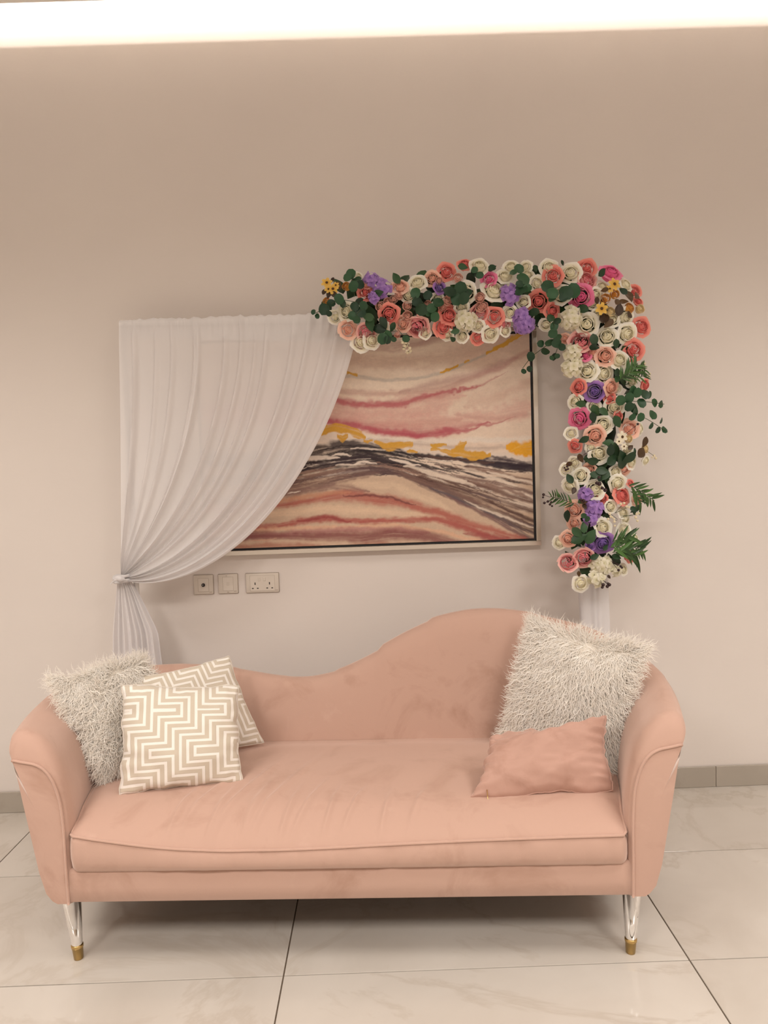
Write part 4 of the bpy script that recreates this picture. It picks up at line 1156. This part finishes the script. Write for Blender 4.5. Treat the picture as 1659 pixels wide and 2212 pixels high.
# (crop, kind, [(x, y, radius), ...]) read off the photograph
FLOWERS = [
 (1, 'W', [(475, 230, 40), (1000, 285, 86), (1560, 135, 90), (1430, 385, 98), (920, 400, 70), (1180, 430, 60), (360, 550, 88), (262, 600, 66), (500, 825, 92), (600, 810, 84), (1270, 765, 60), (1400, 775, 60), (1400, 510, 66), (1075, 745, 56), (700, 700, 60)]),
 (1, 'P', [(845, 318, 80), (1130, 255, 72), (385, 712, 86), (865, 660, 75), (545, 305, 48)]),
 (1, 'C', [(1270, 190, 88), (1425, 118, 70), (750, 575, 92), (540, 380, 74), (1290, 580, 92), (1240, 690, 92)]),
 (1, 'K', [(545, 742, 86), (1000, 702, 104), (1565, 560, 80)]),
 (1, 'V', [(1205, 335, 60)]),
 (1, 'S', [(665, 505, 52), (735, 465, 47), (790, 440, 44), (840, 395, 48), (905, 500, 48), (1272, 450, 50), (1100, 482, 38), (1225, 512, 46), (1560, 420, 52), (915, 590, 56), (1365, 250, 56), (1600, 500, 44), (820, 765, 34), (1200, 270, 36)]),
 (1, 'G', [(360, 318, 46), (188, 455, 40)]),
 (2, 'H', [(140, 245, 68), (1190, 178, 98), (930, 398, 104), (965, 892, 56)]),
 (2, 'W', [(285, 215, 78), (330, 135, 70), (455, 142, 58), (475, 205, 66), (190, 335, 108), (560, 282, 72), (660, 142, 82), (840, 192, 92), (760, 372, 92), (435, 440, 60), (320, 535, 68), (50, 650, 58), (160, 720, 78), (290, 690, 52), (980, 632, 98), (1150, 732, 90), (1330, 718, 92), (1320, 290, 72), (1120, 305, 60), (1060, 380, 60), (1030, 455, 55), (1200, 590, 68), (1320, 575, 82), (630, 645, 62), (1260, 932, 88), (980, 1030, 92), (1130, 1052, 92), (1070, 560, 60)]),
 (2, 'C', [(690, 215, 88), (980, 150, 84), (565, 440, 94), (690, 520, 72), (190, 570, 84), (1455, 652, 88), (1390, 350, 62), (1420, 432, 46), (50, 755, 62), (1385, 852, 92)]),
 (2, 'K', [(990, 245, 84), (280, 640, 56), (925, 772, 98)]),
 (2, 'P', [(1040, 872, 62), (1140, 900, 88), (790, 760, 50)]),
 (2, 'S', [(70, 400, 48), (75, 485, 50)]),
 (2, 'G', [(1140, 412, 50), (1225, 372, 47), (1355, 485, 52)]),
 (2, 'Q', [(1185, 518, 46), (1440, 500, 46)]),
 (3, 'C', [(490, 310, 98), (1310, 290, 80), (450, 1022, 88), (980, 650, 62), (870, 440, 72)]),
 (3, 'V', [(690, 365, 124)]),
 (3, 'H', [(500, 692, 130)]),
 (3, 'P', [(900, 320, 102), (1120, 800, 122), (700, 900, 128), (620, 1290, 82), (1050, 1290, 92)]),
 (3, 'W', [(1150, 240, 92), (450, 480, 96), (690, 540, 92), (930, 550, 124), (800, 760, 114), (1240, 810, 82), (410, 860, 84), (750, 1100, 128), (650, 1035, 72), (440, 1220, 84), (350, 1295, 84), (520, 1365, 104), (1140, 1200, 100), (1310, 1195, 62), (950, 1320, 84), (1090, 1060, 76), (960, 330, 60)]),
 (3, 'Q', [(1110, 930, 58), (1310, 1050, 62)]),
 (4, 'W', [(390, 172, 104), (700, 202, 126), (970, 142, 112), (890, 412, 84), (1040, 480, 80), (1070, 560, 74), (800, 655, 120), (1040, 680, 84), (260, 850, 88), (530, 1335, 108), (1040, 1160, 76), (1180, 785, 64)]),
 (4, 'C', [(780, 322, 68), (1030, 272, 122), (1120, 1002, 82), (1120, 130, 50)]),
 (4, 'P', [(440, 452, 118), (440, 622, 92), (1200, 335, 74), (370, 802, 104)]),
 (4, 'V', [(790, 852, 136), (640, 880, 60)]),
 (4, 'K', [(370, 1072, 114), (565, 1032, 122)]),
]
NAMES = {'S': 'spray_rose', 'G': 'ranunculus', 'Q': 'ranunculus', 'K': 'peony'}
flist = []
for c, code, items in FLOWERS:
    for x, y, r in items:
        px, k = cv(c, x, y); flist.append((px, r * k, code))
flist.sort(key=lambda q: -q[1])
for idx, (px, rp, code) in enumerate(flist):
    style = 'peony' if code == 'K' else ('bud' if code in 'SGQ' else 'rose')
    small = rp < 12.5
    d = np.min(np.hypot(*(np.array(px) - AXD).T))
    lift = (.016 if rp > 17 else .004) + (.022 if code in 'SGQ' else 0) + random.uniform(-.008, .008)
    P, n = place(px, lift)
    n = n + np.array([random.uniform(-.36, .36), 0, random.uniform(-.36, .36)]); n /= np.linalg.norm(n)
    me, pms = get_bloom(code, idx % 3, style)
    o = new_obj(NAMES.get(code, 'rose'), me, garland)
    sc = rp * PXM * (1.24 if style != 'bud' else 1.2)
    o.matrix_local = basis(n, random.uniform(0, 6.28), sc, P - n * sc * .35)
    o['label'] = PAL[code][2] + (' rose' if code not in 'KGQS' else {'K': ' peony', 'G': ' ranunculus', 'Q': ' ranunculus', 'S': ' spray rose'}[code])
    for pm in pms:
        new_obj('petal', pm, o)

# hydrangea heads of four-petalled florets
HYD = [(1, 'L', 590, 250, 75), (1, 'L', 690, 330, 95), (1, 'L', 610, 420, 40), (2, 'L', 330, 370, 98), (2, 'L', 420, 560, 70), (2, 'L', 450, 640, 105), (4, 'L', 580, 270, 92), (4, 'L', 690, 430, 122), (4, 'L', 650, 560, 92),
       (1, 'Y', 1440, 640, 105), (2, 'Y', 845, 590, 118), (2, 'Y', 850, 880, 90), (2, 'Y', 840, 1000, 98), (4, 'Y', 790, 1110, 150), (4, 'Y', 720, 1270, 118), (4, 'Y', 960, 1180, 70)]
for c, code, x, y, r in HYD:
    px, k = cv(c, x, y); rp = r * k
    P, n = place(px, .03); R_ = rp * PXM
    head = new_obj('hydrangea', mesh('hydrangea', *lathe([(.15, -.5), (.5, -.35), (.62, 0), (.5, .3), (.2, .5), (.02, .55)], 12), M_LILAC if code == 'L' else M_HWHITE), garland)
    head.matrix_local = basis(n, random.uniform(0, 6), R_, P - n * R_ * .5)
    head['label'] = ('lilac' if code == 'L' else 'white') + ' hydrangea head'
    fs = 11.0 * PXM / R_
    cnt = int(max(5, min(16, 1.5 * (rp / 9.0) ** 2)))
    for q in range(cnt):
        z = 1 - (q + .5) / cnt * 1.0; rr_ = math.sqrt(max(0, 1 - z * z)); a = q * 2.39996 + random.uniform(-.2, .2)
        nn = Vector((rr_ * math.cos(a), rr_ * math.sin(a), z + .15)).normalized()
        f = new_obj('floret', FL[code], head)
        tilt = (nn + Vector((random.uniform(-.3, .3), random.uniform(-.3, .3), random.uniform(0, .3)))).normalized()
        f.matrix_local = Matrix.Translation(nn * .80) @ (tilt.to_track_quat('Z', 'Y') @ Quaternion((0, 0, 1), random.uniform(0, 1.57))).to_matrix().to_4x4() @ Matrix.Scale(fs * random.uniform(.9, 1.15), 4)
for c, code, x, y, r in [(1, 'D', 190, 292, 46), (1, 'D', 245, 348, 46), (1, 'D', 205, 350, 34), (1, 'D', 270, 315, 30), (2, 'D', 1215, 290, 50), (2, 'D', 1105, 500, 48), (2, 'D', 1175, 330, 32), (3, 'd', 1020, 905, 64), (3, 'd', 1040, 1020, 40), (3, 'd', 980, 960, 40), (1, 'd', 900, 850, 30), (1, 'd', 920, 910, 26), (1, 'd', 880, 820, 26)]:
    px, k = cv(c, x, y); P, n = place(px, .045)
    o = new_obj('daisy', DM[code], garland); o.matrix_local = basis(n, random.uniform(0, 6), r * k * PXM * 1.1, P)
    o['label'] = 'golden daisy' if code == 'D' else 'small cream daisy'
    e = new_obj('eye', EYE_ME, o)

# eucalyptus sprigs: a wire stem and its round leaves
SPRIGS = [
 (1, [(405, 215, 48), (375, 245, 40), (465, 265, 36), (490, 310, 42), (430, 325, 48)], [(440, 420), (430, 330), (400, 205)]),
 (1, [(70, 555, 24), (105, 592, 24), (165, 530, 52), (230, 475, 38), (300, 440, 48), (210, 570, 28)], [(470, 470), (300, 450), (160, 530), (60, 580)]),
 (1, [(430, 590, 48), (495, 555, 48), (460, 625, 36), (440, 505, 42), (520, 500, 40)], [(560, 500), (470, 560), (450, 640)]),
 (1, [(985, 385, 48), (1095, 405, 42), (1000, 462, 48), (1040, 535, 58), (1130, 520, 46), (1190, 470, 50), (1160, 600, 44), (1110, 560, 38)], [(980, 380), (1050, 470), (1160, 610)]),
 (1, [(1290, 370, 58), (1390, 350, 62), (1350, 440, 54), (1420, 435, 54), (1465, 375, 32)], [(1290, 420), (1380, 390), (1470, 370)]),
 (1, [(690, 795, 50), (735, 805, 36), (740, 755, 38), (900, 795, 34), (790, 800, 26), (880, 880, 12)], [(760, 720), (740, 780), (690, 800)]),
 (2, [(435, 245, 58), (415, 335, 56), (470, 325, 38), (405, 290, 34)], [(450, 350), (430, 300), (430, 230)]),
 (2, [(400, 160, 42), (350, 190, 32), (170, 150, 32), (20, 170, 30), (65, 215, 32)], [(340, 210), (370, 180), (420, 130)]),
 (2, [(645, 310, 54), (685, 370, 50), (680, 415, 32)], [(640, 270), (670, 350), (690, 430)]),
 (2, [(800, 365, 62), (868, 345, 62), (780, 400, 42)], [(780, 400), (830, 360), (890, 320)]),
 (2, [(670, 580, 34), (725, 605, 32), (700, 650, 38), (690, 710, 44), (730, 745, 34), (660, 790, 40), (720, 795, 44), (765, 828, 34)], [(690, 560), (700, 680), (690, 800)]),
 (2, [(585, 800, 34), (625, 865, 38), (500, 910, 42), (440, 1035, 24), (490, 1015, 28)], [(690, 780), (600, 840), (500, 920), (430, 1010)]),
 (2, [(700, 912, 34), (725, 905, 24), (680, 920, 22)], [(740, 800), (720, 860), (700, 915)]),
 (3, [(1000, 470, 64), (1100, 440, 64), (1140, 360, 66), (1200, 380, 60), (1290, 395, 66), (1345, 405, 48), (1250, 500, 60), (1405, 500, 54), (1482, 515, 50)], [(960, 460), (1150, 480), (1340, 490), (1520, 515)]),
 (3, [(1100, 545, 58), (1160, 565, 62), (1170, 620, 56), (1240, 672, 54), (1140, 670, 44), (1385, 640, 64), (1485, 710, 40), (1365, 772, 42), (1445, 825, 40), (1522, 820, 50)], [(1080, 520), (1200, 630), (1360, 720), (1560, 850)]),
 (4, [(560, 520, 36), (600, 560, 36), (1150, 440, 40), (1170, 480, 36)], [(560, 500), (600, 570)]),
]
def to_local(o_mat, P): return o_mat.inverted() @ Vector(P - GO)
for c, leaves, stem in SPRIGS:
    sp = []
    for x, y in stem:
        px, k = cv(c, x, y); P, n = place(px, .05); sp.append(P)
    V, Fc = tube(even(catmull(np.array(sp), 24), 14) - GO, .0013, 5)
    s = new_obj('eucalyptus_sprig', mesh('eucalyptus_sprig', V, Fc, M_STEM), garland); s['label'] = 'dark green eucalyptus sprig'
    SP = np.array(even(catmull(np.array(sp), 24), 40))
    for x, y, r in leaves:
        px, k = cv(c, x, y); P, n = place(px, .055 + random.uniform(-.006, .012))
        near = SP[np.argmin(np.linalg.norm(SP - P, axis=1))]; up = P - near
        n = n + np.array([random.uniform(-.45, .45), 0, random.uniform(-.45, .45)]); n /= np.linalg.norm(n)
        o = new_obj('leaf', LM['euc'], s)
        z = Vector(n); yv = Vector(up) - z * Vector(up).dot(z)
        yv = yv.normalized() if yv.length > 1e-4 else z.orthogonal().normalized()
        xv = yv.cross(z)
        R3 = Matrix((xv, yv, z)).transposed().to_4x4()
        o.matrix_local = Matrix.Translation(Vector(P - GO)) @ R3 @ Matrix.Scale(r * k * PXM * 1.05, 4)

# single dark leaves between the blooms
LEAVES = [(1, 'leaf', [(580, 660, 66), (655, 705, 62), (650, 388, 44), (812, 252, 50), (560, 600, 50), (700, 650, 50), (780, 690, 40), (470, 470, 50), (330, 470, 44), (1340, 730, 36), (1320, 800, 30), (1510, 200, 40), (1410, 150, 40), (1550, 230, 40)]),
 (2, 'leaf', [(1110, 190, 42), (540, 155, 30), (520, 530, 52), (170, 155, 34), (940, 500, 50), (1040, 770, 50), (1040, 830, 40), (1230, 800, 36), (1290, 350, 36), (770, 110, 22), (660, 330, 40)]),
 (2, 'bronze', [(1340, 390, 54), (1405, 390, 44), (1255, 505, 50), (1345, 548, 44), (1130, 575, 56), (1165, 625, 44), (1065, 432, 28), (1290, 440, 40), (1240, 440, 36), (1130, 340, 30)]),
 (1, 'bronze', [(170, 370, 30), (210, 395, 36), (260, 400, 34), (300, 330, 34), (290, 300, 30), (240, 270, 24)]),
 (3, 'leaf', [(700, 590, 70), (800, 605, 60), (670, 675, 60), (520, 510, 58), (960, 725, 72), (850, 975, 60), (880, 1060, 66), (1020, 1180, 110), (1100, 1160, 90), (660, 1195, 70), (560, 940, 60), (900, 1180, 80), (780, 1310, 70), (700, 1360, 60), (960, 130, 50), (960, 200, 50)]),
 (3, 'bronze', [(1250, 1090, 76), (1290, 968, 60), (520, 1160, 50), (1120, 1030, 40), (380, 1230, 40)]),
 (4, 'leaf', [(390, 75, 60), (500, 790, 90), (640, 770, 88), (360, 525, 66), (560, 660, 60), (820, 40, 60), (760, 60, 50), (1180, 440, 66), (820, 900, 40), (480, 720, 70), (690, 1010, 50), (540, 340, 50), (950, 1010, 50)]),
 (4, 'bronze', [(440, 220, 44), (500, 1215, 32), (860, 1250, 24), (700, 1230, 26), (560, 350, 40), (570, 410, 36)]),
]
for c, kind, items in LEAVES:
    for x, y, r in items:
        px, k = cv(c, x, y); P, n = place(px, .036 + random.uniform(-.008, .008))
        n = n + np.array([random.uniform(-.6, .6), 0, random.uniform(-.6, .6)]); n /= np.linalg.norm(n)
        o = new_obj('leaf', LM[kind], garland); o.matrix_local = basis(n, random.uniform(0, 6.28), r * k * PXM * 1.15, P)
# filler foliage that closes the gaps around the core
for q in range(150):
    i = random.randrange(4, 296); a = random.uniform(-1, 1)
    tg = AXD[min(i + 2, 299)] - AXD[i - 2]; tg /= np.hypot(*tg); nm = np.array([-tg[1], tg[0]])
    P, n = place(AXD[i] + nm * a * 62, -.028 + random.uniform(-.012, .012))
    n = n + np.array([random.uniform(-.8, .8), 0, random.uniform(-.8, .8)]); n /= np.linalg.norm(n)
    o = new_obj('leaf', LM['leaf'], garland); o.matrix_local = basis(n, random.uniform(0, 6.28), random.uniform(.028, .044), P)
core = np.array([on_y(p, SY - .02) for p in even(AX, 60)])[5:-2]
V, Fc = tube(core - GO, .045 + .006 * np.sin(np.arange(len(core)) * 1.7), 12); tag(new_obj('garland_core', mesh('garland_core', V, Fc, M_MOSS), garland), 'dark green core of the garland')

# narrow-leaved sprigs
def blade_sprig(c, stem, cnt, length, spread, lift=.06):
    sp = [place(cv(c, x, y)[0], lift)[0] for x, y in stem]
    line = even(catmull(np.array(sp), 30), 30)
    V, Fc = tube(line - GO, .0014, 5)
    s = new_obj('willow_sprig', mesh('willow_sprig', V, Fc, M_STEM), garland); s['label'] = 'green sprig with narrow leaves'
    for q in range(cnt):
        f = (q + .5) / cnt; i = int(f * 28); P = line[i]; tg = line[i + 1] - line[i]; tg /= np.linalg.norm(tg)
        side = np.cross(tg, np.array([0, -1.0, 0])); side /= np.linalg.norm(side)
        dr = tg * (1.0 - spread * .35) + side * (spread if q % 2 else -spread) * random.uniform(.5, 1.1) + np.array([0, -.25 * random.random(), 0]); dr /= np.linalg.norm(dr)
        ln = length * CROPS[c][2] * PXM * random.uniform(.7, 1.15) * .5
        yv = Vector(dr); z = Vector((random.uniform(-.4, .4), -1, random.uniform(-.4, .4))); z = (z - yv * z.dot(yv)).normalized(); xv = yv.cross(z)
        o = new_obj('blade', LM['blade'], s)
        o.matrix_local = Matrix.Translation(Vector(P + dr * ln - GO)) @ Matrix((xv, yv, z)).transposed().to_4x4() @ Matrix.Scale(ln, 4)
    return line
blade_sprig(3, [(1000, 220), (1110, 130), (1200, 40)], 18, 170, .9)
blade_sprig(3, [(1040, 180), (1180, 130), (1290, 90)], 16, 150, .9)
blade_sprig(3, [(1120, 200), (1230, 190), (1310, 150)], 10, 120, .9)
blade_sprig(4, [(1100, 160), (1230, 220), (1400, 340)], 16, 190, .6)
blade_sprig(4, [(1120, 230), (1200, 300), (1250, 380)], 8, 160, .6)
blade_sprig(4, [(880, 900), (1060, 880), (1270, 930)], 18, 230, .7)
blade_sprig(4, [(900, 960), (1060, 950), (1200, 1010)], 14, 230, .7)
blade_sprig(4, [(900, 830), (1000, 790), (1130, 760)], 10, 190, .7)
blade_sprig(4, [(440, 380), (320, 330), (160, 290)], 20, 120, .9)
# berry and blossom sprays
def spray(c, stems, ball, mat, name, label, rr_):
    V, Fc = join([tube(np.array([place(cv(c, *a)[0], .05)[0], place(cv(c, *b)[0], .06)[0]]) - GO, .0009, 4) for a, b in stems])
    s = new_obj(name, mesh(name, V, Fc, M_STEM if mat is not M_BERRY else M_BERRY), garland); s['label'] = label
    bm_ = mesh('berry', *lathe([(.2, -.9), (.75, -.6), (1, 0), (.75, .6), (.2, .9)], 8), mat)
    for x, y in ball:
        o = new_obj('berry' if mat is M_BERRY else 'blossom', bm_, s)
        o.matrix_local = Matrix.Translation(Vector(place(cv(c, x, y)[0], .062)[0] - GO)) @ Matrix.Scale(rr_ * CROPS[c][2] * PXM * random.uniform(.8, 1.2), 4)
spray(4, [((160, 300), (75, 270)), ((180, 330), (90, 370)), ((200, 350), (150, 390))], [(78, 268), (72, 300), (88, 368), (130, 350), (155, 385), (180, 405), (170, 360)], M_BERRY, 'berry_spray', 'dark berry spray', 17)
spray(4, [((760, 1290), (790, 1370)), ((790, 1290), (850, 1350)), ((800, 1300), (840, 1320))], [(780, 1375), (790, 1345), (840, 1365), (865, 1345), (850, 1330)], M_BERRY, 'berry_spray', 'dark berry spray', 19)
spray(4, [((880, 1060), (980, 1110)), ((900, 1080), (970, 1170)), ((900, 1060), (1020, 1130))], [(965, 1105), (1000, 1125), (975, 1170), (1015, 1140)], M_BERRY, 'berry_spray', 'dark berry spray', 17)
spray(4, [((700, 100), (740, 60)), ((720, 130), (780, 110)), ((760, 160), (820, 210)), ((560, 400), (520, 340)), ((560, 400), (580, 420))], [(715, 130), (745, 140), (780, 190), (815, 215), (740, 60), (525, 330), (560, 345)], M_BERRY, 'berry_spray', 'dark berry spray', 22)
spray(3, [((640, 1060), (460, 1190)), ((520, 1130), (360, 1250)), ((820, 1010), (590, 1080)), ((1060, 870), (1210, 750))], [(330, 1275), (360, 1260), (385, 1230), (345, 1300), (370, 1290), (1205, 752)], M_BERRY, 'berry_spray', 'dark berry spray', 15)
spray(4, [((930, 490), (1010, 400)), ((930, 490), (1080, 420)), ((960, 560), (880, 500)), ((960, 570), (920, 580)), ((1020, 520), (1150, 520)), ((1000, 540), (1180, 500))],
      [(1040, 370), (1070, 410), (1100, 420), (1000, 380), (870, 500), (900, 540), (920, 560), (880, 530), (925, 590), (930, 640), (850, 560), (1190, 500), (1200, 580), (1180, 540), (1215, 490)], M_DAISYW, 'blossom_spray', 'spray of tiny cream blossoms', 16)
spray(3, [((1200, 130), (1290, 40)), ((1230, 150), (1350, 160)), ((1320, 1080), (1410, 1140))], [(1270, 60), (1290, 30), (1340, 180), (1350, 150), (1260, 90), (1400, 1130), (1420, 1160), (1380, 1150)], M_DAISYW, 'blossom_spray', 'spray of tiny cream blossoms', 15)
spray(1, [((820, 700), (900, 800)), ((900, 800), (940, 900))], [(870, 830), (900, 830), (890, 860), (935, 880), (915, 920), (940, 905), (880, 885)], M_DAISYW, 'blossom_spray', 'spray of tiny cream blossoms', 16)
